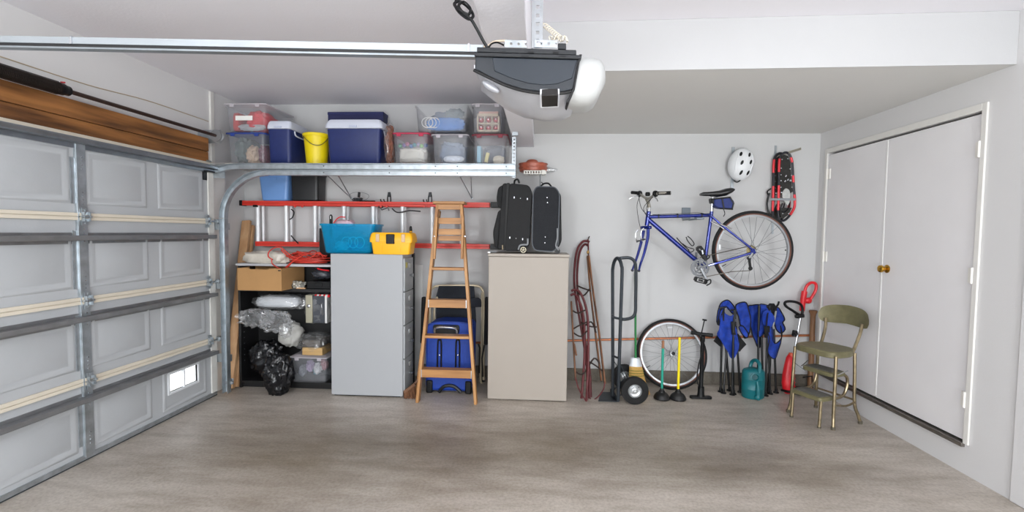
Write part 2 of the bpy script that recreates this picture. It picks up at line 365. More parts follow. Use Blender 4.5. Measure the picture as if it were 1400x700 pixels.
# struts
for zz, x in ((1.437, 0), (.925, 0), (.408, 0)):
    mb = MB(); x0 = XD + .001
    pts = [(x0, -.8, zz + .035), (x0 + .004, -.8, zz + .035), (x0 + .004, -.8, zz + .014), (x0 + .055, -.8, zz + .014), (x0 + .062, -.8, zz + .018), (x0 + .065, -.8, zz + .016), (x0 + .065, -.8, zz - .010),
           (x0 + .062, -.8, zz - .015), (x0 + .055, -.8, zz - .011), (x0 + .004, -.8, zz - .011), (x0 + .004, -.8, zz - .035), (x0, -.8, zz - .035)]
    mb.prism(pts, (0, 4.81, 0)); mb.build('strut', DSTEEL, gd, smooth=0)
# top brace angle
mb = MB().prism([(XD + .001, -.8, 2.06), (XD + .055, -.8, 2.064), (XD + .06, -.8, 2.055), (XD + .055, -.8, 2.035), (XD + .045, -.8, 2.03), (XD + .012, -.8, 2.03), (XD + .012, -.8, 2.0), (XD + .001, -.8, 2.0)], (0, 4.86, 0))
mb.build('top_brace', pm('top_brace_steel', '8d9399', .36, .85, .12, 10), gd, smooth=0)
for zt in (2.05, 1.58, 1.06): pass
# centre stile pieces with flange, and hinges
for i in range(4):
    z0, z1 = ZSEC[i] + .03, ZSEC[i + 1] - .03
    if i == 3: z1 = 2.0
    mb = MB().box(XD + .001, XD + .014, 2.80, 2.868, z0 - .03, z1 + .03).box(XD + .014, XD + .018, 2.803, 2.811, z0 - .03, z1 + .03)
    st = mb.build('stile', GALV, gd, smooth=0, bev=.001)
    MB().box(XD + .001, XD + .008, 2.775, 2.80, z0 + .05, z1 - .06).build('stile_flange', GALV, gd, smooth=0)
    for s_ in (1, -1):
        q = MB()
        for kk in range(4): q.lathe([(.004, 0), (.004, .004), (.0, .005)], (XD + .014, 2.84, (z1 - .05 - kk * .025) if s_ > 0 else (z0 + .05 + kk * .025)), (1, 0, 0), 8)
        q.build('rivet', CHROME, st)
def hinge(y, z, big=0):
    q = MB(); x = XD + .018
    q.box(x, x + .004, y - .022, y + .022, z + .012, z + .055).box(x, x + .004, y - .022, y + .022, z - .055, z - .012)
    q.box(x + .004, x + .022, y - .022, y - .018, z - .03, z + .03).box(x + .004, x + .022, y + .018, y + .022, z - .03, z + .03)
    q.tube([(x + .014, y - .034, z), (x + .014, y + (.10 if big else .034), z)], .0075, 8)
    for zz in (-.042, -.026, .026, .042): q.lathe([(.006, 0), (.006, .005), (0, .006)], (x + .004, y, z + zz), (1, 0, 0), 6)
    if big:
        q.lathe([(.0, -.012), (.022, -.012), (.024, 0), (.022, .012), (0, .012)], (x + .014, y + .105, z), (0, 1, 0), 14)
    q.build('roller_hinge' if big else 'hinge', GALV, gd)
for zz in ZSEC[1:4]: hinge(2.845, zz); hinge(3.955, zz, 1)
q = MB().box(XD, XD + .05, 3.93, 4.05, 2.0, 2.012).box(XD + .001, XD + .006, 3.93, 3.98, 1.93, 2.0); q.build('top_bracket', BLACKM, gd)
MB().box(XD - .045, XD + .004, -.82, 4.06, .0, .024).build('bottom_seal', pm('seal_rubber', '3c4347', .7), gd, smooth=0)
MB().box(XD + .0045, XD + .012, -.82, 4.05, .012, .04).build('bottom_rail', GALV, gd, smooth=0)
MB().box(-2.995, -2.935, -.84, 4.10, 2.046, 2.0995).build('top_seal', BEIGE, gd, smooth=0)
# end stile (white strip at the door's right edge)
MB().box(XD + .001, XD + .012, 3.985, 4.055, .04, 2.0).build('end_stile', pm('end_stile_white', 'd6d5d0', .5, 0, .06, 12), gd, smooth=0, bev=.001)
# ------------------------------------------------------------------ tracks
tr = thing('garage_door_track', (-2.80, 4.04, 0), 'galvanised garage door track curving up and along below the shelf', 'track')
def channel(mb, path, w, d, t, binormal=Vector((0, 1, 0)), flip=1):
    prof = [(-w / 2, 0), (-w / 2, d), (-w / 2 + t, d), (-w / 2 + t, t), (w / 2 - t, t), (w / 2 - t, d), (w / 2, d), (w / 2, 0)]
    rings = []
    for i, p in enumerate(path):
        tt = (Vector(path[min(i + 1, len(path) - 1)]) - Vector(path[max(i - 1, 0)])).normalized(); nn = binormal.cross(tt)
        rings.append([Vector(p) + nn * a + binormal * (b * flip) for a, b in prof])
    return mb.loft(rings)
vert = [(-2.80, 4.06, z) for z in (.03, .9, 1.6)]
R_ = .40
arc = [(-2.80 + R_ - R_ * cos(a), 4.06, 1.605 + R_ * sin(a)) for a in [rad(q) for q in range(0, 91, 9)]]
channel(MB(), vert, .05, .05, .003, flip=-1).build('vertical_track', GALV, tr, smooth=20)
channel(MB(), [(-2.80, 4.06, 1.603)] + arc[1:], .05, .05, .003, flip=-1).build('curved_track', GALV, tr, smooth=20)
zc_ = arc[-1][2]
channel(MB(), [(arc[-1][0] + .001, 4.06, zc_), (-.215, 4.06, zc_ - .0)], .044, .05, .003, flip=-1).build('lower_horizontal_track', GALV, tr, smooth=20)
channel(MB(), [(-2.86, 4.06, zc_ + .02), (-2.75, 4.06, zc_ + .048), (-2.62, 4.06, zc_ + .056), (-2.40, 4.06, zc_ + .056), (-.215, 4.06, zc_ + .056)], .05, .05, .003, flip=-1).build('upper_horizontal_track', GALV, tr, smooth=20)
MB().box(-2.4, -.215, 4.05, 4.064, zc_ + .022, zc_ + .03).build('joining_angle', GALV, tr, smooth=0)
for pxx in (442, 532, 595, 625, 692):
    for dz in (0, .056): MB().lathe([(.006, 0), (.006, .004), (0, .006)], (at(pxx, 235, 4.0)[0], 4.009, zc_ + dz), (0, -1, 0), 8).build('bolt', pm('bolt_dark', '5a5d60', .4, .8), tr)
for z in (.35, 1.0, 1.55): MB().box(-2.965, -2.826, 4.062, 4.066, z - .03, z + .03).build('track_bracket', GALV, tr, smooth=0)
for z in (.3, 1.5): MB().box(-2.964, -2.80, 4.066, 4.119, z, z + .06).build('standoff', GALV, tr, smooth=0)
# flag bracket at top of the opening
MB().box(-2.968, -2.80, 4.062, 4.067, 1.96, 2.09).box(-2.968, -2.962, 4.062, 4.12, 1.96, 2.12).build('flag_bracket', GALV, tr, smooth=0)
# perforated hanger angle at the end of the track, up to the beam
def perforated(mb, p, up, right, length, width, hole, pitch, t, nrm):
    """strip of real holes: three columns, the middle one broken by gaps"""
    p, up, right, nrm = Vector(p), Vector(up), Vector(right), Vector(nrm)
    def q(a0, a1, b0, b1):
        v = [p + up * a + right * b for a, b in ((a0, b0), (a0, b1), (a1, b1), (a1, b0))]; mb.prism(v, nrm * t)
    q(0, length, 0, (width - hole) / 2); q(0, length, (width + hole) / 2, width)
    a = 0
    while a < length:
        e = min(length, a + pitch - hole); q(a, e, (width - hole) / 2, (width + hole) / 2); a += pitch
    return mb
mb = perforated(MB(), (-.243, 4.063, zc_ - .03), (0, 0, 1), (1, 0, 0), .345, .035, .013, .03, .003, (0, 1, 0))
perforated(mb, (-.208, 4.063, zc_ - .03), (0, 0, 1), (0, 1, 0), .345, .035, .013, .03, .003, (-1, 0, 0))
mb.build('perforated_hanger', GALV, tr, smooth=0)
MB().box(-.245, -.195, 4.07, 4.105, 2.335, 2.364).build('hanger_clip', GALV, tr, smooth=0)
# small sensor bracket by the base of the track
q = MB(); c = at(317, 518, 4.12)
q.box(c.x - .05, c.x + .045, 4.075, 4.079, c.z - .02, c.z + .02); s_ = thing('door_sensor', (c.x, 4.1, 0), 'small grey sensor bracket clamped low beside the door track', 'sensor')
q.box(-2.83, c.x - .04, 4.070, 4.075, c.z - .012, c.z + .012)
q.build('bracket', GALV, s_, bev=.001); MB().box(c.x - .02, c.x + .05, 4.05, 4.075, c.z - .03, c.z - .002).build('sensor_body', GREYP, s_, bev=.004)
# ------------------------------------------------------------------ torsion shaft, spring, cable drum
ts = thing('torsion_shaft', (-2.9, 3, 2.34), 'dark steel torsion shaft with coil spring above the garage door', 'shaft')
sh = MB().tube([(-2.9, .3, 2.34), (-2.9, 4.16, 2.34)], .0135, 10).build('shaft', pm('shaft_brown', '4a3a34', .4, .7), ts)
SPR = pm('spring_steel', '2c2522', .45, .6, .2, 20)
mb = MB(); n = 2600; L_ = 2.26
MB().tube([(-2.9, .46, 2.34), (-2.9, 2.71, 2.34)], .034, 12).build('spring_core', SPR, ts)
pts = [(-2.9 + -.0 + .036 * cos(i * 2 * pi / 10), .45 + i * (L_ / n), 2.34 + .036 * sin(i * 2 * pi / 10)) for i in range(n + 1)]
mb.tube(pts, .0045, 5); mb.build('coil_spring', SPR, ts)
MB().lathe([(.015, -.03), (.034, -.03), (.036, 0), (.03, .012), (.03, .035), (.016, .04)], (-2.9, 2.74, 2.34), (0, 1, 0), 16).build('winding_cone', BLACKM, ts)
MB().tube([(-2.9, 2.73, 2.38), (-2.893, 2.75, 2.384)], .005, 8).build('set_screw', pm('screw_red', 'b0353a', .5), ts)
MB().lathe([(.014, 0), (.05, 0), (.053, .004), (.04, .008), (.04, .03), (.052, .034), (.055, .04), (.03, .042), (.014, .042)], (-2.9, 4.09, 2.34), (0, 1, 0), 22).build('cable_drum', pm('cast_aluminium', '9b9da0', .4, .7, .1, 20), ts)
MB().box(-3.099, -2.885, 4.14, 4.145, 2.28, 2.40).build('end_bearing_plate', GALV, ts, smooth=0)
mb = MB().tube(smooth_path([atx(0, 77, -3.094), atx(120, 116, -3.094), atx(200, 137, -3.094), atx(262, 158, -3.094), atx(285, 166, -3.094)], 5), .0035, 5)
tag(mb.build('bell_wire', pm('wire_tan', 'b9a78e', .7), loc=(-3.094, 3.4, 2.5)), 'thin tan wire running along the wall above the torsion shaft', 'wire')
# ================================================================== GARAGE DOOR OPENER
YN, YF = 1.70, 1.93
op = thing('garage_door_opener', (-.05, 1.8, 2.0), 'grey and silver garage door opener unit hanging from the ceiling beam', 'opener')
DKB = pm('opener_slate', '1c2127', .38, 0, .05, 10); DKB2 = pm('opener_lip', '15181c', .45, 0, .06, 10)
SILV = pm('opener_silver', 'b2b3b8', .33, .35, .04, 10)
def P(l, Y): return [at(a, b, Y) for a, b in l]
# slate side shell with curved lower edge
side = [(650, 76), (793, 80), (784, 122), (770, 125.5), (745, 126), (715, 122), (690, 114.5), (668, 104.5), (649, 94)]
MB().prism(P(side, YN), (0, YF - YN - .02, 0)).build('shell', DKB, op, bev=.004)
inner = [(673, 78.5), (789, 82), (782, 107), (762, 114.5), (742, 116), (722, 113.5), (700, 107), (676, 97)]
MB().prism(P(inner, YN - .004), (0, .012, 0)).build('side_panel', pm('opener_slate_light', '20272f', .34, 0, .04, 10), op, bev=.002)
lip = [(649, 71), (795, 75), (795, 79.5), (792, 80.5), (650, 76.5), (648, 75)]
MB().prism(P(lip, YN - .012), (0, YF - YN + .012, 0)).build('top_lip', DKB2, op, bev=.003)
top = [(652, 64), (788, 68), (788, 75), (652, 71)]
q = MB().prism(P(top, YN + .0), (0, YF - YN - .02, 0)); q.build('top_cover', DKB2, op, bev=.003)
q = MB()
for a in (684, 722, 756): q.prism(P([(a, 70.2), (a + 8, 70.4), (a + 8, 72.2), (a, 72)], YN - .013), (0, .003, 0))
for a in (713, 764): q.prism(P([(a, 76), (a + 10, 76.2), (a + 10, 78), (a, 77.8)], YN - .0125), (0, .003, 0))
q.build('clip_slot', BLACK, op)
# silver lower cover: loft from the near curved edge, down and back
e0 = [(648, 96), (668, 106), (690, 116.2), (715, 124), (745, 128), (770, 127.5), (781, 124.5)]
near = P(e0, YN + .003)
seg = []
for p, dep in zip(near, (.012, .03, .045, .055, .058, .056, .05)):
    prof = []
    for k in range(9):
        t = k / 8; y = YN + .003 + (YF - YN - .02) * t; prof.append(Vector((p.x + .012 * sin(pi * t) * (1 if p.x > -.05 else 1), y, p.z - dep * sin(pi * min(t * 1.15, 1) * .5 + 0) * (1 - .35 * max(0, t - .75) * 4 * .5))))
    prof += [Vector((p.x, YF - .02, p.z + .02)), Vector((p.x, YN + .003, p.z + .02))]
    seg.append(prof)
MB().loft(seg).build('lower_cover', SILV, op, smooth=50)
tr_ = MB().tube([p + Vector((0, -.003, 0)) for p in smooth_path(near, 4)], .006, 8); tr_.build('black_trim', BLACK, op)
MB().lathe([(0, -.036), (.006, -.034), (.013, -.02), (.016, 0), (.013, .02), (.006, .034), (0, .036)], at(671, 119, 1.745), (1, .1, -.62), 16).build('finger_scoop', pm('scoop_silver', '9a9ba1', .35, .3, .04, 10), op)
# sensor window below
c = at(668, 116, 1.76)
q = MB(); q.prism([at(*a) for a in ((740.5, 130.5, 1.684), (763, 130, 1.684), (762.5, 145.5, 1.744), (741, 146.5, 1.744))], (0, .03, .05)); q.build('window_glass', pm('sensor_dark', '22201f', .15), op, bev=.001)
q = MB(); q.prism([at(*a) for a in ((738, 128, 1.69), (765, 127.5, 1.69), (764, 147, 1.756), (738.5, 148, 1.756))], (0, .028, .052)); q.build('window_bezel', pm('bezel_light', 'c6c7cb', .35), op, bev=.002)
# end plate + light lens
ep = [(796, 74), (793.5, 80), (786, 122), (777, 141), (774, 140), (783, 121), (790.5, 80), (792, 74)]
MB().prism(P(ep, YN - .006), (0, YF - YN - .01, 0)).build('end_plate', BLACK, op, bev=.002)
LENS = pm('lens_frosted', 'a8a9a8', .35, 0, .02, 6)
x0 = at(795, 80, YN).x; rings = []
for t, (s_) in ((0, 1), (.3, 1.0), (.6, .97), (.8, .9), (.93, .74), (1, .5)):
    zt, zb = 2.145, 1.965; zc = (zt + zb) / 2 - .004 * t; ring = []
    for k in range(28):
        a = 2 * pi * k / 28; ca, sa = cos(a), sin(a)
        yy = 1.815 + .108 * s_ * math.copysign(abs(ca) ** .6, ca); zz = zc + (zt - zb) / 2 * s_ * math.copysign(abs(sa) ** .6, sa)
        xb = x0 - .006 - (.035 * (1 - (zz - zb) / (zt - zb)))
        ring.append(Vector((xb + (.105 if True else 0) * t + .012 * t * (1 - abs(sa)), yy, zz)))
    rings.append(ring)
MB().loft(rings).build('light_lens', LENS, op, smooth=50)
# mounting plate strip on top
q = MB()
for a0, a1 in ((690, 720), (731, 762)):
    pl, pr_ = at(a0, 64.5, YN + .02), at(a1, 65.5, YN + .02)
    perforated(q, pl, (1, 0, (pr_.z - pl.z) / (pr_.x - pl.x)), (0, 0, 1), pr_.x - pl.x, .026, .008, .027, .003, (0, 1, 0))
q.build('mounting_plate', GALV, op, smooth=0)
MB().prism(P([(763, 59), (774, 59), (774, 67), (763, 67)], YN + .02), (0, .03, 0)).build('terminal_block', DKB2, op, bev=.002)
# rail to the left
r0, r1 = at(650, 71, 1.76), at(0, 58, 1.76); dr = (r1 - r0) / (r1.x - r0.x)
xe = -2.78
def railp(x, dz, dy=0): return r0 + dr * (x - r0.x) + Vector((0, dy, dz))
def railbar(z0, z1, y0, y1, name, mat, xa=None):
    xa = xa if xa is not None else r0.x + .03
    a = [railp(xa, z0, y0), railp(xa, z0, y1), railp(xa, z1, y1), railp(xa, z1, y0)]; b = [railp(xe, z0, y0), railp(xe, z0, y1), railp(xe, z1, y1), railp(xe, z1, y0)]
    return MB().loft([a, b]).build(name, mat, op, smooth=0)
RAILW = pm('rail_zinc', 'a9b0b5', .4, .6, .05, 6)
railbar(-.004, .021, -.014, .014, 'rail', RAILW)
railbar(-.017, -.004, -.010, .010, 'belt_channel', pm('belt_black', '1c1c1d', .6), r0.x + .002)
railbar(-.0235, -.017, -.016, .014, 'rail_flange', pm('flange_zinc', '9aa1a6', .4, .8, .1, 8), r0.x + .004)
for a in (97, 641):
    p = at(a, 55, 1.744); p = railp(p.x, 0)
    MB().box(p.x - .004, p.x + .004, 1.742, 1.7455, p.z - .006, p.z + .022).box(p.x - .004, p.x + .004, 1.742, 1.778, p.z + .021, p.z + .024).build('rail_clip', CHROME, op)
p = railp(xe, 0)
MB().bar(p + Vector((.02, 0, .0)), (-3.096, 1.76, 2.66), .03, .004).box(-3.099, -3.093, 1.71, 1.81, 2.62, 2.72).build('header_bracket', GALV, op, smooth=0)
# hanger: perforated angle up to the beam
b0 = at(728, 64, YN + .03); HG = 2.366 - b0.z
q = perforated(MB(), (b0.x, YN + .03, b0.z - .004), (0, 0, 1), (1, 0, 0), HG + .004, .036, .012, .03, .003, (0, 1, 0))
perforated(q, (b0.x, YN + .03, b0.z - .004), (0, 0, 1), (0, 1, 0), HG + .004, .036, .012, .03, .003, (-1, 0, 0))
q.build('hanger_angle', pm('hanger_zinc', 'a4a8ab', .3, .8, .1, 20), op, smooth=0)
MB().box(-.10, .03, YN + .03, YN + .066, 2.3605, 2.3645).build('ceiling_angle', GALV, op, smooth=0)
q = MB().lathe([(.009, 0), (.009, .006), (0, .008)], at(736, 60, YN + .02), (0, -1, 0), 6); q.build('bolt', CHROME, op)
# power cord with a looped knot, bell wire pigtail
cp_ = [at(a, b, y) for a, b, y in ((621, -30, 1.84), (624, -6, 1.83), (622, 6, 1.82), (628, 17, 1.80), (641, 26, 1.79), (647, 21, 1.81), (640, 10, 1.83), (628, 2, 1.83), (621, 6, 1.81), (629, 14, 1.79), (640, 20, 1.80), (643, 12, 1.82), (634, 3, 1.82), (627, 8, 1.80), (634, 19, 1.79), (644, 27, 1.79), (652, 40, 1.80), (660, 55, 1.81), (667, 66, 1.82))]
cp_[0] = Vector((cp_[1].x - .01, 1.85, 2.60)); cp_.insert(0, Vector((-.40, 1.9, 2.797)))
MB().tube(smooth_path(cp_, 6), .0058, 7).build('power_cord', BLACK, op)
MB().tube(smooth_path(px([(668, 66), (672, 60), (680, 58), (689, 62)], 1.8), 5), .0035, 6).build('short_lead', BLACK, op)
MB().tube(smooth_path(px([(655, 66), (668, 62), (676, 57), (692, 55.5)], 1.82), 5), .004, 6).build('tan_lead', pm('lead_tan', 'cdbba5', .6), op)
pts = []
for i in range(70):
    t = i / 69; bx, by = 744 + 22 * t, 34 + 18 * t
    pts.append(at(bx + 3.4 * cos(i * .8), by + 3.4 * sin(i * .8), 1.76 + .012 * sin(i * .8 + 1)))
pts = smooth_path([at(738, 26, 1.745), at(741, 31, 1.75)], 3) + pts
for k in range(50): pts.append(at(752 + k * .48 + 3 * cos(k), 53 + 4.5 * sin(k * 1.3), 1.76 + .015 * cos(k * 1.1)))
pts += [at(776, 58, 1.76), at(770, 62, 1.74)]
MB().tube(pts, .0016, 5).build('bell_wire_pigtail', pm('wire_cream', 'd9d0c0', .6), op)
# ================================================================== SHELF ON THE BACK WALL
ZS_ = 2.112
sf = thing('wire_shelf', (-1.5, 4.5, ZS_), 'long white wire shelf under the ceiling carrying the bins and coolers', 'shelf')
SHW = pm('shelf_coating', 'd8d5cd', .5, 0, .04, 12)
MB().tube([(-3.04, 4.20, ZS_ - .004), (-.22, 4.20, ZS_ - .004)], .005, 6).build('front_wire', SHW, sf)
MB().tube([(-3.04, 4.20, ZS_ - .030), (-.22, 4.20, ZS_ - .030)], .004, 6).build('lip_wire', SHW, sf)
MB().tube([(-3.04, 4.785, ZS_ - .004), (-.22, 4.785, ZS_ - .004)], .005, 6).tube([(-3.04, 4.5, ZS_ - .010), (-.22, 4.5, ZS_ - .010)], .004, 6).build('back_wire', SHW, sf)
q = MB()
for i in range(112): q.bar((-3.03 + i * .0252, 4.197, ZS_ - .0025), (-3.03 + i * .0252, 4.79, ZS_ - .0025), .0034, .0034, (1, 0, 0))
tag(q.build('cross_wires', SHW, sf, smooth=0), kind='stuff')
for a in (480, 645):
    p = at(a, 271, 4.79)
    MB().tube([(p.x - .07, 4.22, ZS_ - .03), (p.x, 4.79, p.z)], .0045, 6).tube([(p.x + .07, 4.22, ZS_ - .03), (p.x, 4.79, p.z)], .0045, 6).lathe([(.012, 0), (.012, .006), (0, .008)], (p.x, 4.799, p.z), (0, -1, 0), 8).build('brace', GALV, sf)
sr = thing('shelf_extension', (0, 4.6, 2.09), 'short ventilated white shelf to the right of the track, under the red plates', 'shelf')
xa, xb = -.155, at(747, 228, 4.45).x
MB().box(xa, xb, 4.46, 4.475, 2.055, 2.062).box(xa, xb, 4.46, 4.475, 2.082, 2.09).build('front_rail', SHW, sr, smooth=0)
q = MB()
for i in range(9): q.box(xa + i * (xb - xa - .012) / 8, xa + .012 + i * (xb - xa - .012) / 8, 4.461, 4.474, 2.062, 2.082)
q.build('rail_post', SHW, sr, smooth=0)
q = MB()
for i in range(9): q.bar((xa + .01 + i * (xb - xa - .02) / 8, 4.475, 2.086), (xa + .01 + i * (xb - xa - .02) / 8, 4.799, 2.086), .006, .006, (1, 0, 0))
q.bar((xa, 4.62, 2.084), (xb, 4.62, 2.084), .006, .006).bar((xa, 4.79, 2.084), (xb, 4.79, 2.084), .006, .006)
q.build('cross_wire', SHW, sr, smooth=0)
p = at(738, 271, 4.79); MB().tube([(p.x, 4.48, 2.06), (p.x, 4.79, p.z)], .005, 6).lathe([(.012, 0), (.012, .006), (0, .008)], (p.x, 4.799, p.z), (0, -1, 0), 8).build('brace', GALV, sr)
MB().box(xb - .045, xb - .01, 4.452, 4.46, 2.052, 2.093).build('end_clip', SHW, sr, bev=.002)
# red plates
pc = at(729, 222, 4.60)
PLT = pm('terracotta_red', 'a4553f', .4, 0, .1, 14)
for i, (lab, z) in enumerate((('lower of the two red plant saucers on the short shelf', 2.0905), ('upper red plant saucer stacked on another on the short shelf', 2.127))):
    t_ = thing('plant_saucer', (pc.x, 4.60, z), lab, 'saucer', 'red saucers on the short shelf')
    MB().lathe([(0, 0), (.12, 0), (.132, .008), (.136, .034), (.142, .036), (.142, .042), (.134, .042), (.126, .012), (0, .010)], (pc.x, 4.60, z), n=28).build('dish', PLT, t_)
t_ = thing('small_bowl', (pc.x - .01, 4.60, 2.138), 'small upturned red bowl with purple rim on the stacked saucers', 'bowl')
MB().lathe([(.05, .0), (.062, .0), (.058, .022), (.045, .036), (.025, .041), (0, .041)], (pc.x - .01, 4.60, 2.170), n=20).build('bowl', PLT, t_)
MB().lathe([(.0, .0), (.018, .003), (.02, .012), (0, .016)], (pc.x + .078, 4.58, 2.170), n=12).build('knob', pm('plum', '6a2f55', .4), t_)
q = MB().tube([(-.19, 4.70, 2.20), (.12, 4.70, 2.20)], .03, 12); 
p2 = thing('plastic_tube', (0, 4.7, 2.12), 'clear plastic wrapped roll lying behind the red saucers', 'roll'); MB().blob((.0, 4.774, 2.135), (.17, .018, .03), 5, .15, floor=2.092).build('wrap', FILM, p2)
# ================================================================== BINS AND COOLERS ON THE SHELF
GB = 'storage bins on the high shelf'
def bin_(label, l, r, bot, topy, Y, depth, z0=None, lid=None, name='storage_bin', taper=.93, cat='bin', clear=None, group=GB, tilt=0):
    """clear tub whose front face spans pixels l..r at depth Y"""
    a, b = at(l, (bot + topy) / 2, Y), at(r, (bot + topy) / 2, Y)
    z0 = ZS_ + .001 if z0 is None else z0
    z1 = at((l + r) / 2, topy, Y).z; cx, wx, cy = (a.x + b.x) / 2, b.x - a.x, Y + depth / 2
    t_ = thing(name, (cx, cy, z0), label, cat, group)
    zl = z1 - (.022 if lid else 0)
    tub(MB(), cx, cy, wx - .02, depth - .02, z0, zl, .025, taper).build('tub', clear or CLEAR, t_, smooth=40)
    q = MB()
    for s_ in (-1, 1): q.box(cx + s_ * wx * .28 - .004, cx + s_ * wx * .28 + .004, Y + .012, Y + .016, z0 + .03, zl - .03)
    if lid:
        R = [rr(cx, cy, wx - .01, depth - .01, .025, zl + .0005), rr(cx, cy, wx + .008, depth + .008, .028, zl - .008), rr(cx, cy, wx + .008, depth + .008, .028, zl + .006), rr(cx, cy, wx - .02, depth - .02, .025, zl + .010), rr(cx, cy, wx - .05, depth - .05, .02, zl + .022), ]
        R = [rr(cx, cy, wx - .01, depth - .01, .025, zl + .0005), rr(cx, cy, wx + .008, depth + .008, .028, zl + .001), rr(cx, cy, wx + .008, depth + .008, .028, zl + .012), rr(cx, cy, wx - .02, depth - .02, .025, zl + .014), rr(cx, cy, wx - .05, depth - .05, .02, zl + .022)]
        MB().loft(R).build('lid', lid, t_, smooth=40)
        q = MB()
        for s_ in (-.3, .3): MB().box(cx + s_ * wx - .02, cx + s_ * wx + .02, cy - depth / 2 - .009, cy - depth / 2 - .004, zl - .02, zl + .012).build('latch', lid, t_, bev=.002)
    return t_, (cx, cy, wx * taper, depth * taper, z0, zl)
def content(name, label, cat, c, r, mat, seed=1, amp=.3, pw=.75, z0=None, fr=3.4):
    """soft heap with its base flattened on z0"""
    o = MB().blob(c, r, seed, amp * 1.25, fr, 40, 24, pw, z0).build(name, mat, None, smooth=70, loc=(c[0], c[1], z0 if z0 is not None else c[2] - r[2]))
    return tag(o, label, cat)
def cloth(h, v=.15): return pm('cloth_' + h, h, .85, 0, v, 18, .25, 60)
BLID = pm('lid_blue', '27408f', .4); RLID = pm('lid_red', 'b8274a', .4); DRLID = pm('lid_dark_red', '7a1f30', .4); CLID = CLEARL
# left pair
_, g = bin_('clear bin with royal blue lid, bottom left on the high shelf under another bin', 308, 362, 221, 180, 4.22, .50, lid=BLID)
zt = g[5] + .0225
content('dark_cloth', 'dark green cloth bundle at the left inside the blue-lidded bin', 'cloth', (g[0] - .085, 4.42, zt - .15), (.068, .15, .11), cloth('5d6b69'), 3, .2, .7, ZS_ + .018)
content('beige_cloth', 'beige and white bundle in the middle of the blue-lidded bin', 'cloth', (g[0] + .02, 4.33, ZS_ + .09), (.05, .07, .075), cloth('c9ad92'), 4, .3, .8, ZS_ + .018)
content('maroon_cloth', 'maroon cloth at the right inside the blue-lidded bin', 'cloth', (g[0] + .105, 4.42, ZS_ + .10), (.036, .13, .085), cloth('7d3b4d'), 5, .25, .8, ZS_ + .018)
_, g = bin_('clear lidded bin holding red things, topmost at the left end of the shelf', 306, 364, 180, 140, 4.23, .50, z0=zt + .001, lid=CLID)
content('red_bag', 'bright red bundle inside the topmost left bin', 'bag', (g[0] + .05, 4.43, zt + .12), (.095, .16, .10), cloth('e0202c', .1), 6, .15, .8, zt + .022)
content('red_book', 'flat red folder standing at the left of the topmost left bin', 'folder', (g[0] - .125, 4.38, zt + .105), (.028, .1, .085), cloth('c8423c', .1), 8, .05, .3, zt + .022)
content('grey_cloth', 'pale grey cloth low at the front of the topmost left bin', 'cloth', (g[0] + .02, 4.30, zt + .055), (.12, .025, .03), cloth('b8b6b8'), 9, .2, .8, zt + .022)
lb = at(331, 161, 4.22)
tag(MB().box(lb.x - .072, lb.x + .09, 4.2325, 4.2345, lb.z - .02, lb.z + .022).build('blank_label', pm('label_paper', 'f3f2ee', .6), bpy.data.objects[_.name], smooth=0), 'blank white paper label')
# coolers
def cooler(label, l, r, bot, topy, lidy, Y, depth, group='blue coolers on the high shelf'):
    a, b = at(l, bot, Y), at(r, bot, Y); z0 = ZS_ + .001; z1 = at((l + r) / 2, topy, Y).z; zl = at((l + r) / 2, lidy, Y).z
    cx, wx, cy = (a.x + b.x) / 2, b.x - a.x, Y + depth / 2
    t_ = thing('cooler', (cx, cy, z0), label, 'cooler', group)
    MB().loft([rr(cx, cy, wx * .93 - .02, depth * .93 - .02, .03, z0), rr(cx, cy, wx * .93, depth * .93, .03, z0 + .012), rr(cx, cy, wx * .99, depth * .99, .03, zl - .004), rr(cx, cy, wx * .97, depth * .97, .03, zl - .002)]).build('body', NAVY, t_, smooth=40)
    h = z1 - zl
    MB().loft([rr(cx, cy, wx * .985, depth * .985, .03, zl - .001), rr(cx, cy, wx * 1.05, depth * 1.05, .034, zl + .002), rr(cx, cy, wx * 1.05, depth * 1.05, .034, zl + h * .35), rr(cx, cy, wx * 1.0, depth * 1.0, .034, zl + h * .75), rr(cx, cy, wx * .93, depth * .93, .03, z1), rr(cx, cy, wx * .6, depth * .6, .03, z1 - .004)]).build('lid', pm('cooler_lid', 'd3d8e6', .42), t_, smooth=40)
    q = MB(); yy = Y + depth * .03
    q.box(cx - .035, cx + .035, Y - .014 - depth * .012, Y + .0, zl + h * .1, zl + h * .32); q.build('lid_catch', pm('cooler_lid2', 'c4cbdf', .42), t_, bev=.002)
    hd_ = MB()
    for s_ in (-1, 1):
        xx = cx + s_ * (wx * .5 + .006); hd_.tube(smooth_path([(xx, Y + depth * .2, zl - .01), (xx + s_ * .006, Y + depth * .25, zl - .05), (xx + s_ * .006, Y + depth * .75, zl - .05), (xx, Y + depth * .8, zl - .01)], 4), .007, 6)
    hd_.build('handle', pm('cooler_lid', 'd3d8e6', .42), t_)
    return cx, wx, z1
cooler('narrow blue cooler with white lid, left of the yellow bucket', 365.5, 397, 220, 165, 176, 4.22, .36)
c2 = cooler('wide blue cooler with white lid in the middle of the high shelf', 446, 521, 220, 163, 175.5, 4.22, .36)
# blue box standing behind the wide cooler
a, b = at(447, 160, 4.6), at(523, 160, 4.6)
zb_ = at(480, 153, 4.62).z
bx_ = thing('blue_box', ((a.x + b.x) / 2, 4.69, ZS_ + .001), 'tall flat dark blue box standing behind the wide cooler', 'box')
MB().box(a.x, b.x, 4.62, 4.76, ZS_ + .001, zb_ - .02).build('carton', pm('dark_blue_card', '1c2152', .6), bx_, bev=.003); MB().box(a.x - .003, b.x + .003, 4.617, 4.763, zb_ - .028, zb_).build('lid', pm('dark_blue_card2', '20265a', .6), bx_, bev=.003)
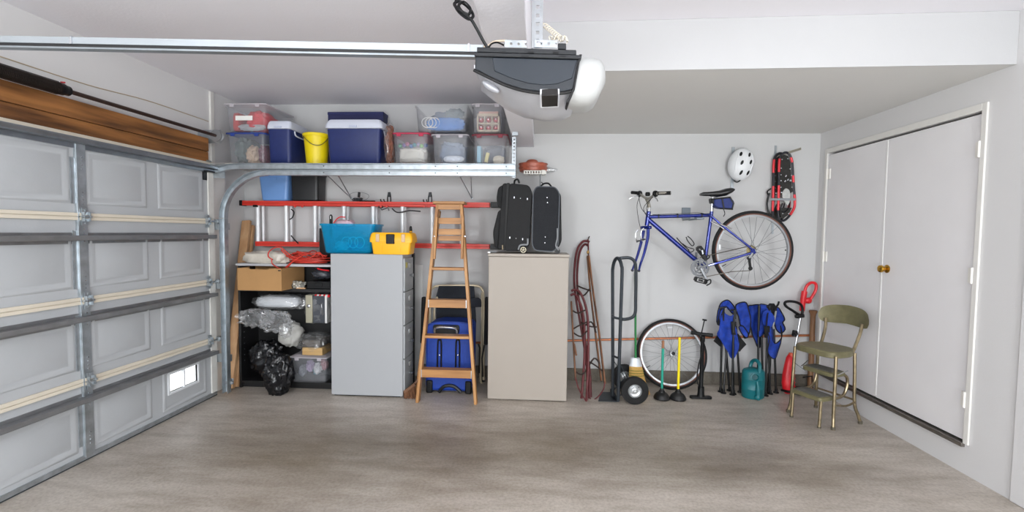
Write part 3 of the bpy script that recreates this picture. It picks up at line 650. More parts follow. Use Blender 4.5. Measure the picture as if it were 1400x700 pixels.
# bucket
a, b = at(412, 186, 4.30), at(446, 186, 4.30); cx = (a.x + b.x) / 2; R0 = (b.x - a.x) / 2; zt = at(430, 184, 4.36).z; z0 = ZS_ + .001
t_ = thing('bucket', (cx, 4.36, z0), 'yellow plastic bucket with wire handle between the two coolers', 'bucket')
MB().lathe([(0, 0), (R0 * .74, 0), (R0 * .78, .004), (R0 * .97, zt - z0 - .03), (R0 * 1.06, zt - z0 - .03), (R0 * 1.06, zt - z0 - .004), (R0 * 1.0, zt - z0), (R0 * .94, zt - z0 - .004), (R0 * .75, .01), (0, .01)], (cx, 4.36, z0), n=32).build('pail', YELLOW, t_)
MB().tube(smooth_path([(cx - R0 * 1.06, 4.36, zt - .016), (cx - R0 * .6, 4.36 - R0 * 1.03, zt - .04), (cx + R0 * .2, 4.36 - R0 * 1.2, zt - .115), (cx + R0 * .8, 4.36 - R0 * .85, zt - .11), (cx + R0 * 1.06, 4.36, zt - .016)], 6), .0035, 6).build('wire_handle', pm('wire_grey', '6d6a55', .4, .8), t_)
# wreath in a plastic bag
wc = at(533, 183, 4.27); wz = ZS_ + .17
t_ = thing('twig_wreath', (wc.x, 4.45, ZS_), 'brown twig wreath on edge in clear plastic, right of the wide cooler', 'wreath')
for i in range(5):
    ph = random.random() * 6; pts = [(wc.x - .022 * cos(a) + .010 * sin(5 * a + ph) + (i - 2) * .008, 4.285 + .105 * cos(a) + .008 * cos(7 * a + ph), ZS_ + .185 + .155 * sin(a) + .008 * sin(6 * a + ph)) for a in [2 * pi * k / 36 for k in range(36)]]
    MB().tube(pts, .011, 6, True).build('twig', pm('twig_brown', '7d4f3f', .8, 0, .3, 40), t_)
q = MB().blob((wc.x + .002, 4.285, ZS_ + .188), (.042, .125, .185), 11, .12, 3, 28, 20, .8, ZS_ + .002); q.build('plastic_bag', FILM, t_, smooth=70)
# right-hand group
_, g1 = bin_('clear bin with bright red lid, bottom row right of the wreath', 535, 586, 221, 180, 4.22, .50, lid=RLID)
content('pale_papers', 'pile of pale papers in the bright red lidded bin', 'papers', (g1[0], 4.42, ZS_ + .095), (.125, .14, .065), cloth('e2ddd2', .06), 12, .15, .5, ZS_ + .018)
random.seed(3)
for k, (nm, h) in enumerate((('green', '4f9a78'), ('purple', '7a5aa0'), ('pink', 'c77a9a'), ('blue', '4a78b8'), ('teal', '3f8f9a'), ('mauve', '9a86b0'), ('grass green', '6aa84f'), ('navy', '39508f'))):
    tag(MB().blob((g1[0] - .115 + .033 * k, 4.31 + .02 * (k % 2), ZS_ + .178 + .008 * (k % 3)), (.019, .019, .019), k, .1, 2, 12, 8).build('bauble', cloth(h, .2), loc=(g1[0] - .115 + .033 * k, 4.31 + .02 * (k % 2), ZS_ + .160)), 'small %s bauble, number %s from the left in the red lidded bin' % (nm, ('one', 'two', 'three', 'four', 'five', 'six', 'seven', 'eight')[k]), 'ornament', 'baubles in the red lidded bin')
_, g2 = bin_('greyish clear bin with clear lid, middle of the bottom row', 589, 640, 221, 182, 4.22, .50, lid=CLID)
content('blue_grey_cloth', 'blue grey clothes filling the middle bin of the bottom row', 'clothes', (g2[0], 4.45, ZS_ + .12), (.115, .14, .10), cloth('6d7d96'), 14, .2, .6, ZS_ + .018)
content('white_cloth', 'white folded cloth low in front of the middle bin', 'cloth', (g2[0] + .03, 4.265, ZS_ + .05), (.09, .02, .03), cloth('d5dae4', .05), 15, .1, .8, ZS_ + .018)
_, g3 = bin_('clear bin with dark red lid, right end of the bottom row', 645, 694, 221, 182, 4.22, .50, lid=DRLID)
content('dark_files', 'dark grey bundle at the back of the dark red lidded bin', 'bundle', (g3[0] + .02, 4.52, ZS_ + .11), (.105, .09, .095), cloth('4c5160'), 16, .12, .5, ZS_ + .018)
q = MB().box(g3[0] - .12, g3[0] - .085, 4.27, 4.42, ZS_ + .02, ZS_ + .17); tag(q.build('binder', pm('binder_blue', '8fc0d6', .5), loc=(g3[0] - .1, 4.35, ZS_ + .02), bev=.003), 'light blue binder upright in the dark red lidded bin', 'binder')
q = MB().obox((g3[0] - .03, 4.29, ZS_ + .068), (.028, .04, .085), Matrix.Rotation(.22, 3, 'Y')); tag(q.build('yellow_card', pm('card_yellow', 'd8c77c', .6), loc=(g3[0] - .03, 4.29, ZS_ + .02)), 'pale yellow card leaning in the dark red lidded bin', 'card')
content('cream_cloth', 'cream cloth at the right inside the dark red lidded bin', 'cloth', (g3[0] + .075, 4.31, ZS_ + .05), (.05, .035, .035), cloth('d6cbb8', .05), 17, .2, .8, ZS_ + .018)
ztop = max(g1[5], g2[5], g3[5]) + .024
# big open bin on two others
zt2 = max(g1[5], g2[5]) + .0235
_, g4 = bin_('large open clear bin of blue clothes, stacked across the bottom row', 566, 640, 181, 143, 4.215, .50, z0=zt2, lid=None)
content('denim_cloth', 'heap of denim blue clothes in the large open bin', 'clothes', (g4[0] + .015, 4.47, zt2 + .115), (.155, .12, .092), cloth('5f6f88', .2), 18, .2, .6, zt2 + .02)
content('dark_green_cloth', 'dark slate cloth heaped at the right of the large open bin', 'cloth', (g4[0] + .11, 4.285, zt2 + .165), (.075, .03, .045), cloth('4b5d66', .2), 19, .25, .7)
content('bright_blue_cloth', 'bright blue cloth low at the front of the large open bin', 'cloth', (g4[0] + .03, 4.275, zt2 + .075), (.16, .025, .055), cloth('3f7fc9', .1), 20, .15, .6, zt2 + .02)
q = MB()
for k in range(3): q.tube(smooth_path([(g4[0] - .13 + .03 * k + .05 * cos(a), 4.246 + .004 * k, zt2 + .085 + .045 * sin(a)) for a in [2 * pi * j / 12 for j in range(12)]], 3, True), .004, 5, True)
tag(q.build('white_cable', WHITEP, loc=(g4[0] - .1, 4.25, zt2 + .03)), 'loops of white cord at the left of the large open bin', 'cord')
zt3 = g3[5] + .0235
_, g5 = bin_('clear bin with a box of red baubles, topmost at the right end', 644, 688, 181, 140, 4.22, .48, z0=zt3, lid=CLID, taper=.96)
cx = g5[0] + .005
t_ = thing('bauble_box', (cx, 4.28, zt3 + .02), 'cream carton with six windows of red baubles in the topmost right bin', 'box')
CARD = pm('cream_card', 'd8c3a8', .7); hw = (g5[2] - .075) / 2; zb0 = zt3 + .021; hh = .16
q = MB().box(cx - hw, cx + hw, 4.275, 4.42, zb0, zb0 + .006).box(cx - hw, cx + hw, 4.41, 4.42, zb0, zb0 + hh).box(cx - hw, cx - hw + .012, 4.26, 4.42, zb0, zb0 + hh).box(cx + hw - .012, cx + hw, 4.26, 4.42, zb0, zb0 + hh).box(cx - hw, cx + hw, 4.26, 4.42, zb0 + hh - .022, zb0 + hh).box(cx - hw, cx + hw, 4.26, 4.27, zb0, zb0 + .014)
for f_ in (1 / 3, 2 / 3): q.box(cx - hw + 2 * hw * f_ - .004, cx - hw + 2 * hw * f_ + .004, 4.26, 4.268, zb0, zb0 + hh)
q.box(cx - hw, cx + hw, 4.26, 4.268, zb0 + .068, zb0 + .078); q.build('carton', CARD, t_, smooth=0)
MB().box(cx - hw + .015, cx + hw - .01, 4.262, 4.41, zb0 + hh, zb0 + hh + .018).build('flap', pm('pink_card', 'd9a99a', .7), t_)
nm = ('left', 'middle', 'right')
for j in range(2):
    for k in range(3):
        c = (cx - hw + 2 * hw * (k + .5) / 3, 4.305, zb0 + .041 + .07 * j); rb = min(.034, hw / 3 - .008)
        t_ = thing('red_bauble', (c[0], c[1], c[2] - rb), 'red glass bauble, %s of the %s row in the cream carton' % (nm[k], ('lower', 'upper')[j]), 'ornament', 'red baubles in the cream carton')
        MB().lathe([(rb * sin(a), -rb * cos(a)) for a in [pi * i / 12 for i in range(13)]], c, (0, 0, 1), 18).build('ball', pm('bauble_red', 'c21f2b', .12, .3, .05, 20, coat=.6), t_)
        MB().lathe([(.006, 0), (.006, .006), (0, .007)], (c[0], c[1] - rb * .98, c[2] + .004), (0, -1, 0), 8).build('cap', CHROME, t_)
# ================================================================== RED EXTENSION LADDER ON THE WALL
zt_, zl_ = at(500, 279, 4.62).z, at(500, 335, 4.62).z
ld = thing('extension_ladder', (-1.75, 4.68, zl_), 'red fibreglass extension ladder hung sideways along the back wall', 'ladder')
xa, xb = at(334, 280, 4.62).x, at(670, 281, 4.62).x
for k, (Y0, x0_, x1) in enumerate(((4.585, xa, xb), (4.672, xa + .10, xb - .12))):
    for z in (zt_, zl_):
        x0 = x0_ if z == zt_ else at(350, 335, 4.6).x
        h = .046; prof = [(x0, Y0, z - h / 2), (x0, Y0 + .075, z - h / 2), (x0, Y0 + .075, z + h / 2), (x0, Y0, z + h / 2)]
        MB().box(x0, x1, Y0, Y0 + .075, z - .004, z + .004).box(x0, x1, Y0, Y0 + .012, z - h / 2, z + h / 2).box(x0, x1, Y0 + .063, Y0 + .075, z - h / 2, z + h / 2).build('side_rail', RED, ld, smooth=0, bev=.002)
        if k == 0:
            for xc_, d in ((x0, -.03), (x1, .12))[0 if z == zt_ else 1:]: MB().box(min(xc_ + (.01 if d > 0 else 0) - (0 if d > 0 else .03), xc_ + .12), max(xc_ + d if d > 0 else xc_ + .0, xc_ - .0), Y0 - .004, Y0 + .08, z - .027, z + .027).build('end_cap', BLACK, ld, bev=.004)
    xr = -2.845
    while xr < xb - .1:
        MB().tube([(xr, Y0 + .037, zl_ + .004), (xr, Y0 + .037, zt_ - .004)], .021 if k == 0 else .019, 12).build('rung', ALU, ld)
        xr += .297
for pxx in (350, 521): MB().box(at(pxx, 280, 4.6).x - .022, at(pxx, 280, 4.6).x + .022, 4.578, 4.6, zt_ - .040, zt_ - .018).build('rung_lock', BLACK, ld, bev=.003)
q = MB(); q.tube(smooth_path(px([(398, 286), (402, 290), (400, 297), (396, 300)], 4.57), 4), .006, 6).tube(smooth_path(px([(398, 322), (403, 328), (408, 333)], 4.57), 4), .006, 6); q.build('pawl', BLACK, ld)
q = MB().tube(smooth_path(px([(536, 285), (542, 290), (550, 290), (560, 288), (575, 289)], 4.56), 4), .007, 6).tube(px([(520, 283.5), (522, 287), (530, 284), (532, 288)], 4.57), .006, 6); q.build('rope_pulley', pm('pulley_dark', '4a4a4c', .4, .5), ld)
for a in (404, 414, 521, 529, 580, 587): MB().lathe([(0, 0), (.012, .0), (.012, .014), (0, .016)], at(a, 282, 4.578), (0, -1, 0), 8).build('rail_bracket', RED, ld)
# ladder hooks on the wall
for i, a in enumerate((532, 588)):
    p = at(a, 266, 4.79); t_ = thing('ladder_hook', (p.x, 4.78, p.z), ('black wall hook holding the red ladder, left one', 'black wall hook holding the red ladder, beside the wooden stepladder')[i], 'hook', 'black ladder hooks')
    z1 = zt_ + .026
    for s_ in (-.016, .016): MB().tube(smooth_path([(p.x + s_ * .6, 4.795, p.z + .015), (p.x + s_, 4.79, p.z - .03), (p.x + s_, 4.77, z1), (p.x + s_, 4.60, z1 + .0), (p.x + s_, 4.575, z1 + .022)], 5), .0055, 6).build('arm', BLACK, t_)
    MB().obox((p.x, 4.793, p.z + .0), (.03, .008, .05)).build('wall_plate', pm('hook_plate', '35373a', .4, .4), t_, bev=.006)
p = at(493, 275, 4.70)
t_ = thing('cable_bundle', (p.x, 4.7, zt_ + .026), 'small tangle of black and grey cable lying on the upper ladder rail', 'cable')
q = MB(); random.seed(9); q.tube(smooth_path([(p.x + random.uniform(-.07, .06), 4.66 + random.uniform(-.05, .05), zt_ + .03 + random.uniform(0, .035)) for _ in range(26)], 4), .0045, 5); q.build('cable', pm('cable_dark', '2e2f33', .5, 0, .3, 30), t_)
q = MB(); q.tube(smooth_path([(p.x + .10 * cos(a) - .0, 4.66 + .02 * sin(a * 2), zt_ + .075 + .045 * sin(a)) for a in [2 * pi * k / 10 for k in range(10)]], 4, True), .003, 5, True); q.build('loop', GREYP, t_)
q = MB().obox((p.x, 4.66, zt_ + .095), (.022, .02, .055), Matrix.Rotation(.1, 3, 'Y')); q.bar((p.x + .01, 4.645, zt_ + .032), (p.x + .17, 4.645, zt_ + .032), .01, .01); q.build('plug', BLACK, t_, bev=.003)
# the two tubs standing on the ladder below the shelf
for nm, lab, l, r, h, Y in (('light_blue_tub', 'light blue plastic tub standing on the ladder just under the shelf', 351, 393, '6a93cc', 4.565), ('black_tub', 'black plastic tub standing on the ladder beside the light blue tub', 395, 434, '1d1d1f', 4.565)):
    a, b = at(l, 245, Y), at(r, 245, Y); cx = (a.x + b.x) / 2; wx = b.x - a.x
    t_ = thing(nm, (cx, 4.67, zt_ + .024), lab, 'tub')
    tub(MB(), cx, 4.68, wx, .20, zt_ + .0245, 2.07, .03, .85 if 'blue' in nm else .94).build('tub', pm(nm, h, .4, 0, .04, 9), t_)
    MB().box(cx - wx * .12, cx + wx * .12, 4.578, 4.586, 2.0, 2.03).build('grip', pm(nm, h, .4), t_, bev=.003)
# ================================================================== LEFT: BLACK SHELF UNIT AND ITS LOAD
ux0, ux1, uy0, uy1 = -2.835, -1.895, 4.27, 4.56
un = thing('shelf_unit', (-2.4, 4.42, 0), 'black open shelf unit stuffed with bags beside the garage door track', 'shelf')
BKW = pm('black_laminate', '0f0f10', .5, 0, .15, 10)
ztop_, zmid = 1.187, .955
MB().box(ux0, ux0 + .022, uy0, uy1, 0, ztop_ - .022).build('side_panel', BKW, un, bev=.002)
MB().box(ux1 - .022, ux1, uy0, uy1, 0, ztop_ - .022).build('side_panel', BKW, un, bev=.002)
MB().box(ux0 + .022, ux1 - .022, uy1 - .008, uy1, .0, ztop_ - .022).build('back_panel', BKW, un, smooth=0)
MB().box(ux0 + .022, ux1 - .022, uy0 + .004, uy1 - .008, .045, .067).box(ux0 + .022, ux1 - .022, uy0 + .03, uy0 + .045, 0, .045).build('bottom_shelf', BKW, un, bev=.002)
MB().box(ux0 + .022, ux1 - .022, uy0 - .004, uy1 - .008, zmid - .03, zmid).build('middle_shelf', BKW, un, bev=.002)
MB().box(ux0 - .012, ux1, uy0 - .012, uy1, ztop_ - .022, ztop_).build('top_board', pm('grey_board', 'b9b9bc', .5, 0, .05, 8), un, bev=.002)
q = MB()
for i in range(8): q.lathe([(.004, 0), (.004, .0015), (0, .002)], (ux0 + .0221, 4.32, .25 + i * .055), (1, 0, 0), 6)
q.build('shelf_pin', GREYP, un)
# timber boards leaning in the corner
LW = wood('pale_timber', 'd3ab82', 'b98b60', 2, 16, .6)
def lean_board(label, b0, b1, Y0, Y1, wd, th):
    p0, p1 = Vector(b0), Vector(b1); t = (p1 - p0).normalized(); s = Vector((1, 0, 0)); s = (s - t * s.dot(t)).normalized(); n = t.cross(s)
    if n.y > 0: n = -n
    r = thing('timber_board', p0, label, 'board', 'boards leaning beside the shelf unit')
    v = [p + s * (i * wd / 2) + n * (j * th / 2) for p in (p0, p1) for i, j in ((-1, -1), (1, -1), (1, 1), (-1, 1))]
    lo = min(q_.z for q_ in v); v = [q_ - Vector((0, 0, lo)) if i < 4 else q_ for i, q_ in enumerate(v)]
    mb = MB().add(v, [(3, 2, 1, 0), (4, 5, 6, 7)] + [(k, (k + 1) % 4, 4 + (k + 1) % 4, 4 + k) for k in range(4)])
    mb.build('plank', LW, r, bev=.003); return r
a, b = at(317, 532, 4.23), at(337, 302, 4.73)
lean_board('long pale timber board leaning left of the shelf unit, in front', (a.x - .005, 4.20, 0), (b.x - .0, 4.735, b.z), 0, 0, .085, .036)
lean_board('darker timber board just behind the front board, left of the shelf unit', (a.x + .004, 4.252, 0), (b.x + .012, 4.775, b.z - .05), 0, 0, .085, .036)
# drop cloth on the top board
TARP = pm('drop_cloth', 'c9c2b6', .3, 0, .08, 16, .7, 34)
a, b = at(328, 360, 4.30), at(392, 360, 4.30); cx = (a.x + b.x) / 2
o = MB().blob((cx, 4.42, ztop_ + .048), ((b.x - a.x) / 2 - .01, .125, .062), 21, .22, 2.5, 36, 18, .55, ztop_ + .001).build('drop_cloth', TARP, None, smooth=70, loc=(cx, 4.42, ztop_))
tag(o, 'folded cream plastic drop cloth on top of the black shelf unit', 'cloth')
o = MB().obox((cx + .04, 4.315, ztop_ + .075), (.10, .004, .012), Matrix.Rotation(.1, 3, 'Y')).build('blue_tape', pm('tape_blue', '4f93b8', .5), o, smooth=0)
# red extension cord
cx, cz = at(408, 360, 4.29).x, ztop_
EC = pm('cord_red', 'c83a2c', .45, 0, .1, 20)
random.seed(12); t_ = thing('extension_cord', (cx, 4.4, ztop_), 'tangled red extension cord hanging over the edge of the black shelf unit', 'cord')
pts = []
for k in range(13):
    a0 = random.uniform(0, 6.28); rx = random.uniform(.11, .19); ox = random.uniform(-.01, .09)
    for j in range(7):
        a = a0 + j * 2 * pi / 8; pts.append((cx + ox + rx * cos(a), 4.40 + .085 * sin(a), ztop_ + .012 + .009 * k * (.7 + .3 * sin(a * 2 + k))))
MB().tube(smooth_path(pts, 4), .0058, 6).build('cord', EC, t_)
lp = px([(372, 356), (366, 350), (370, 341), (382, 338), (392, 344), (399, 352), (405, 358)], 4.248) ; lp = [at(374, 359, 4.248), *lp]
lp = px([(373, 355), (367, 351), (368, 344), (376, 338.5), (384, 338.5), (392, 345), (400, 351), (408, 352.5), (400, 358), (392, 366), (386, 368), (378, 365), (372, 360), (371.5, 355)], 4.245)
MB().tube(smooth_path(lp, 5), .0058, 6).build('hanging_loop', EC, t_)
MB().tube(smooth_path(px([(384, 341), (395, 351), (408, 356), (425, 352), (436, 345), (442, 352)], 4.25), 5), .0058, 6).tube(smooth_path(px([(390, 366), (402, 356), (415, 349), (430, 346), (445, 350)], 4.245), 5), .0058, 6).build('front_loop', EC, t_)
# cardboard box on the middle shelf
a, b = at(324, 392, 4.08), at(384, 391, 4.08); zt = at(350, 367, 4.08).z
t_ = thing('cardboard_box', ((a.x + b.x) / 2, 4.2, zmid), 'open brown cardboard box on the left of the middle shelf', 'box')
KR = pm('kraft_card', 'aa8152', .75, 0, .06, 6); x0, x1, y0, y1 = a.x, b.x, 4.09, 4.265 + .24
x0i = ux0 + .03
q = MB()
prf = [(x0 + .0, zmid + .001), (x1, zmid + .001), (x1, zt), (x0 + .30, zt), (x0 + .28, zt - .01), (x0 + .12, zt - .008), (x0 + .10, zt + .002), (x0, zt)]
q.prism([(x, y0, z) for x, z in prf], (0, .005, 0)).box(x0, x0 + .005, y0 + .005, 4.262, zmid + .001, zt).box(x1 - .005, x1, y0 + .005, y1, zmid + .001, zt).box(x0 + .005, x1 - .005, y0 + .005, 4.262, zmid + .001, zmid + .006).box(x0i, x1 - .005, 4.262, y1, zmid + .001, zmid + .006).box(x0i, x1 - .005, y1 - .005, y1, zmid + .006, zt)
q.build('carton', KR, t_, smooth=0)
MB().box(x1 - .03, x1 - .005, y0 - .001, y0 + .0, zt - .022, zt - .012).build('hand_slot', BLACK, t_, smooth=0)
# small things and black bag to the right of it
a = at(397, 383, 4.25)
content('metal_part', 'small grey and white metal fitting on the middle shelf right of the box', 'fitting', (a.x + .045, 4.30, zmid + .035), (.055, .03, .03), pm('mixed_metal', 'b3b1a8', .3, .5, .6, 60), 31, .5, .8, zmid + .001, 4)
content('dark_part', 'small dark knob shaped part on the middle shelf, right beside the cardboard box', 'part', (a.x - .012, 4.285, zmid + .028), (.024, .024, .026), BLACK, 32, .3, .8, zmid + .001, 3)
tag(MB().box(a.x + .045, a.x + .13, 4.268, 4.285, zmid + .001, zmid + .012).build('wood_offcut', LW, loc=(a.x + .08, 4.276, zmid)), 'small pale wood offcut at the front edge of the middle shelf', 'wood')
a, b = at(412, 378, 4.3), at(447, 378, 4.3)
t_ = thing('helmet_bag', (-2.06, 4.41, zmid), 'dark round bundle wrapped in plastic on the right of the middle shelf', 'bag')
MB().blob((-2.06, 4.41, zmid + .135), (.11, .10, .05), 33, .2, 2.5, 28, 16, .8).build('bundle', pm('dark_film', '3a3d44', .18, 0, .35, 20, .9, 26), t_, smooth=70)
MB().box(-2.18, -1.958, 4.30, 4.50, zmid + .001, zmid + .07).box(-2.10, -2.03, 4.292, 4.30, zmid + .02, zmid + .06).build('black_case', BLACK, t_, bev=.008)
MB().tube(smooth_path(px([(434, 367), (441, 369), (450, 370)], 4.27), 4), .007, 6).build('red_strap', REDP, t_)
# ---- lower bay
PIN = zmid - .03
t_ = thing('white_bundle', (-2.55, 4.38, .79), 'white rolled item in clear plastic jammed high at the left of the lower bay', 'bundle')
a, b = at(340, 412, 4.27), at(402, 412, 4.27)
MB().blob(((a.x + b.x) / 2, 4.40, .815), ((b.x - a.x) / 2 - .01, .075, .056), 41, .10, 2, 30, 16, .55).build('white_roll', pm('white_cloth', 'd5d8dc', .7, 0, .06, 10, .2, 40), t_, smooth=70)
MB().blob(((a.x + b.x) / 2 + .04, 4.39, .815), ((b.x - a.x) / 2 + .045, .09, .070), 42, .22, 4.5, 60, 30, .7).build('plastic_wrap', FILM, t_, smooth=70)
t_ = thing('clear_plastic_bag', (-2.62, 4.35, .66), 'crumpled clear plastic bag spilling left over the edge of the shelf unit', 'bag')
MB().blob((at(352, 434, 4.2).x, 4.19, at(352, 434, 4.2).z), (.15, .05, .075), 43, .4, 4.2, 56, 30, .8).build('film', FILM, t_, smooth=50)
MB().blob((at(377, 440, 4.2).x, 4.20, at(377, 440, 4.2).z), (.14, .05, .09), 44, .45, 4.2, 56, 30, .8).build('film', FILM, t_, smooth=50)
MB().blob((at(390, 452, 4.2).x, 4.20, at(390, 452, 4.2).z), (.05, .045, .06), 45, .35, 2.6, 24, 16, .8).build('film', FILM, t_, smooth=50)
# metal box in plastic
t_ = thing('metal_box', (-2.08, 4.4, .70), 'grey metal box with white edge in plastic, high at the right of the lower bay', 'box')
a, b = at(415, 442, 4.26), at(446, 442, 4.26); zt = at(430, 404, 4.26).z
MB().box(a.x + .01, a.x + .075, 4.28, 4.50, a.z, zt).build('end_panel', pm('khaki_metal', 'a9a591', .4, .3), t_, bev=.004)
MB().box(a.x + .077, b.x - .025, 4.285, 4.50, a.z, zt - .005).build('dark_panel', pm('box_dark', '3d4148', .4), t_, bev=.004)
MB().box(b.x - .023, b.x - .003, 4.28, 4.50, a.z, zt - .005).build('white_edge', WHITEP, t_, bev=.004)
MB().lathe([(0, 0), (.017, 0), (.017, .012), (.012, .016), (0, .017)], (a.x + .045, 4.279, (a.z + zt) / 2 + .03), (0, -1, 0), 14).build('knob', CHROME, t_)
MB().blob(((a.x + b.x) / 2 - .012, 4.385, (a.z + zt) / 2), (.12, .10, .135), 46, .2, 4.5, 56, 30, .6).build('plastic_wrap', FILM, t_, smooth=70)
zz = PIN - .035
t_ = thing('striped_candy_pole', (-2.05, 4.3, zz), 'red and white striped stick lying above the wrapped metal box', 'stick')
for i in range(7): MB().lathe([(.014, 0), (.014, .0205)], (-2.10 + i * .0205, 4.30, zz), (1, 0, 0), 10).build('stripe', REDP if i % 2 == 0 else WHITEP, t_)
# clear bin bottom right with bags above
_, g = bin_('clear bin of mixed toys with white lid at the bottom of the shelf unit', 396, 447, 527, 487, 4.245, .27, z0=.068, lid=CLEARL, name='storage_bin', group=None)
random.seed(21)
for i, (nm, h) in enumerate((('grey', '7d8088'), ('dark', '3a3c42'), ('lilac', '9a8aa6'), ('teal', '5b8a96'), ('white', 'c9c9cc'), ('pink', 'b07f86'))):
    c = (g[0] - .09 + .036 * i, 4.33 + .05 * (i % 2), .068 + .10 + .022 * (i % 3))
    content('toy', '%s toy piece, %s from the left in the bottom clear bin' % (nm, ('first', 'second', 'third', 'fourth', 'fifth', 'sixth')[i]), 'toy', c, (.03, .04, .045), cloth(h, .3), 50 + i, .35, .8, None, 3)['group'] = 'toys in the bottom clear bin'
t_ = thing('wooden_tray', (g[0], 4.38, g[5] + .023), 'pale wooden tray in crumpled clear plastic on top of the bottom bin', 'tray')
zq = g[5] + .025; a = g[0]
MB().box(a - .07, a + .125, 4.27, 4.48, zq, zq + .07).build('tray', wood('tray_wood', 'c9a874', 'a98450', 0, 20), t_, bev=.003)
MB().box(a - .08, a + .10, 4.29, 4.48, zq + .071, zq + .14).build('dark_box', pm('tray_dark', '4a443e', .5), t_, bev=.004)
MB().blob((a + .005, 4.385, zq + .098), (.135, .12, .085), 47, .22, 4.5, 56, 30, .65, zq + .0005).build('plastic_wrap', FILM, t_, smooth=70)
t_ = thing('white_paper_bag', (a - .2, 4.4, zq + .0), 'off white paper bag slumped left of the wooden tray', 'bag')
c = at(388, 462, 4.35)
MB().blob((c.x + .03, 4.43, c.z + .02), (.11, .085, .11), 48, .22, 2.2, 30, 18, .8).build('paper', FILM2, t_, smooth=60)
# black rubbish bag
c = at(372, 500, 4.24)
t_ = thing('rubbish_bag', (c.x, 4.25, 0), 'shiny black rubbish bag bulging out of the lower left bay', 'bag')
BG = pm('black_bag_film', '0e0f13', .18, 0, .3, 16, 1.0, 16)
MB().blob((at(365, 487, 4.36).x, 4.36, at(365, 487, 4.36).z), (.15, .11, .15), 61, .22, 3.2, 60, 36, .9, .07).build('upper_bulge', BG, t_, smooth=60)
MB().blob((at(381, 512, 4.13).x, 4.13, .185), (.125, .10, .185), 62, .22, 3.2, 60, 36, .9, .001).build('lower_bulge', BG, t_, smooth=60)
# ================================================================== GREY FILE CABINET
gx0, gx1, gy0, gy1, gz = -1.872, -1.212, 4.125, 4.425, 1.298
t_ = thing('filing_cabinet', (-1.54, 4.3, 0), 'grey four drawer filing cabinet turned sideways, under the aqua tub', 'cabinet')
GC = pm('cabinet_grey', 'a5a7aa', .42, 0, .012, 2); GD = pm('cabinet_grey_drawer', 'a6aaac', .45, 0, .02, 3)
MB().box(gx0, gx1, gy0, gy1, .012, gz).build('body', GC, t_, bev=.005)
MB().box(gx0 + .02, gx1 - .03, gy0 + .02, gy1 - .02, 0, .012).build('plinth', BLACK, t_, smooth=0)
for i in range(4):
    z0 = .05 + i * .305; d = MB().box(gx1 + .0005, gx1 + .016, gy0 + .012, gy1 - .012, z0, z0 + .297).build('drawer', GD, t_, bev=.003)
    q = MB().box(gx1 + .016, gx1 + .021, gy0 + .13, gy0 + .20, z0 + .20, z0 + .25); q.build('label_holder', CHROME, d, bev=.002)
    MB().box(gx1 + .021, gx1 + .022, gy0 + .135, gy0 + .195, z0 + .206, z0 + .244).build('card', pm('card_grey', 'c9cbc8', .6), d, smooth=0)
    q = MB().lathe([(.010, 0), (.010, .012), (.018, .024), (.018, .032), (0, .036)], (gx1 + .016, gy0 + .17, z0 + .135), (1, 0, 0), 12); q.build('drawer_pull', CHROME, d)
MB().box(gx1 + .0165, gx1 + .018, gy0 + .04, gy0 + .09, 1.175, 1.225).build('yellow_label', pm('label_yellow', 'c9c06a', .6), t_, smooth=0)
# dark strip / post behind it
p = at(563, 440, 4.455)
t_ = thing('black_post', (p.x, 4.465, 0), 'thin black metal post standing behind the grey filing cabinet', 'post')
MB().box(p.x - .022, p.x + .026, 4.445, 4.475, 0, 1.297).build('post', BLACKM, t_, bev=.003)
MB().box(p.x - .028, p.x + .024, 4.435, 4.485, 0, .02).build('foot', BLACK, t_, bev=.003)
# pale panel against the wall further right
p0, p1 = at(568, 362, 4.77), at(576, 490, 4.77)
tag(MB().box(p0.x - .03, p1.x + .01, 4.772, 4.79, 0.002, p0.z).build('white_board', pm('panel_white', 'dcdcda', .5), loc=(p0.x, 4.78, 0), bev=.006), 'narrow white board standing against the wall behind the wooden stepladder', 'board')
# aqua tub
a, b = at(435, 306, 4.15), at(512, 306, 4.15); zt = at(475, 306, 4.15).z; cx = (a.x + b.x) / 2; wx = b.x - a.x
t_ = thing('aqua_tub', (cx, 4.28, gz), 'translucent aqua blue tub of odds and ends on the grey filing cabinet', 'tub')
tub(MB(), cx, 4.29, wx - .012, .265, gz + .001, zt, .035, .86, .004, .014).build('tub', TEALTUB, t_, smooth=40)
MB().box(cx - wx * .36, cx + wx * .12, 4.148, 4.1535, zt - .045, zt - .035).build('embossed_rib', TEALTUB, t_, bev=.001)
for k, (nm, lab, c, r, h) in enumerate((('blue_bundle', 'dark blue bundle low in the aqua tub', (cx + .07, 4.27, gz + .065), (.095, .055, .038), '2257a8'), ('pale_bundle', 'pale turquoise bundle at the left of the aqua tub', (cx - .09, 4.27, gz + .065), (.055, .055, .038), '9fd6dc'), ('grey_bundle', 'grey bundle filling the back of the aqua tub', (cx, 4.35, gz + .12), (.15, .035, .07), '5c7f8c'))):
    content(nm, lab, 'bundle', c, r, cloth(h, .2), 70 + k, .3, .8, gz + .024)
q = MB()
for k in range(3):
    ox = cx - .02 + .06 * k; q.tube(smooth_path([(ox + .045 * cos(a_), 4.205 + .005 * sin(a_ * 2), gz + .10 + .05 * sin(a_)) for a_ in [2 * pi * j / 10 for j in range(10)]], 4, True), .004, 6, True)
tag(q.build('cyan_cable', pm('cable_cyan', '9be6ee', .4), loc=(cx, 4.205, gz + .03)), 'coiled pale cyan cable at the front of the aqua tub', 'cable')
p = at(451, 306, 4.20)
t_ = thing('black_paddle', (p.x, 4.24, gz + .03), 'black tool handle with hanging hole sticking up from the aqua tub', 'tool')
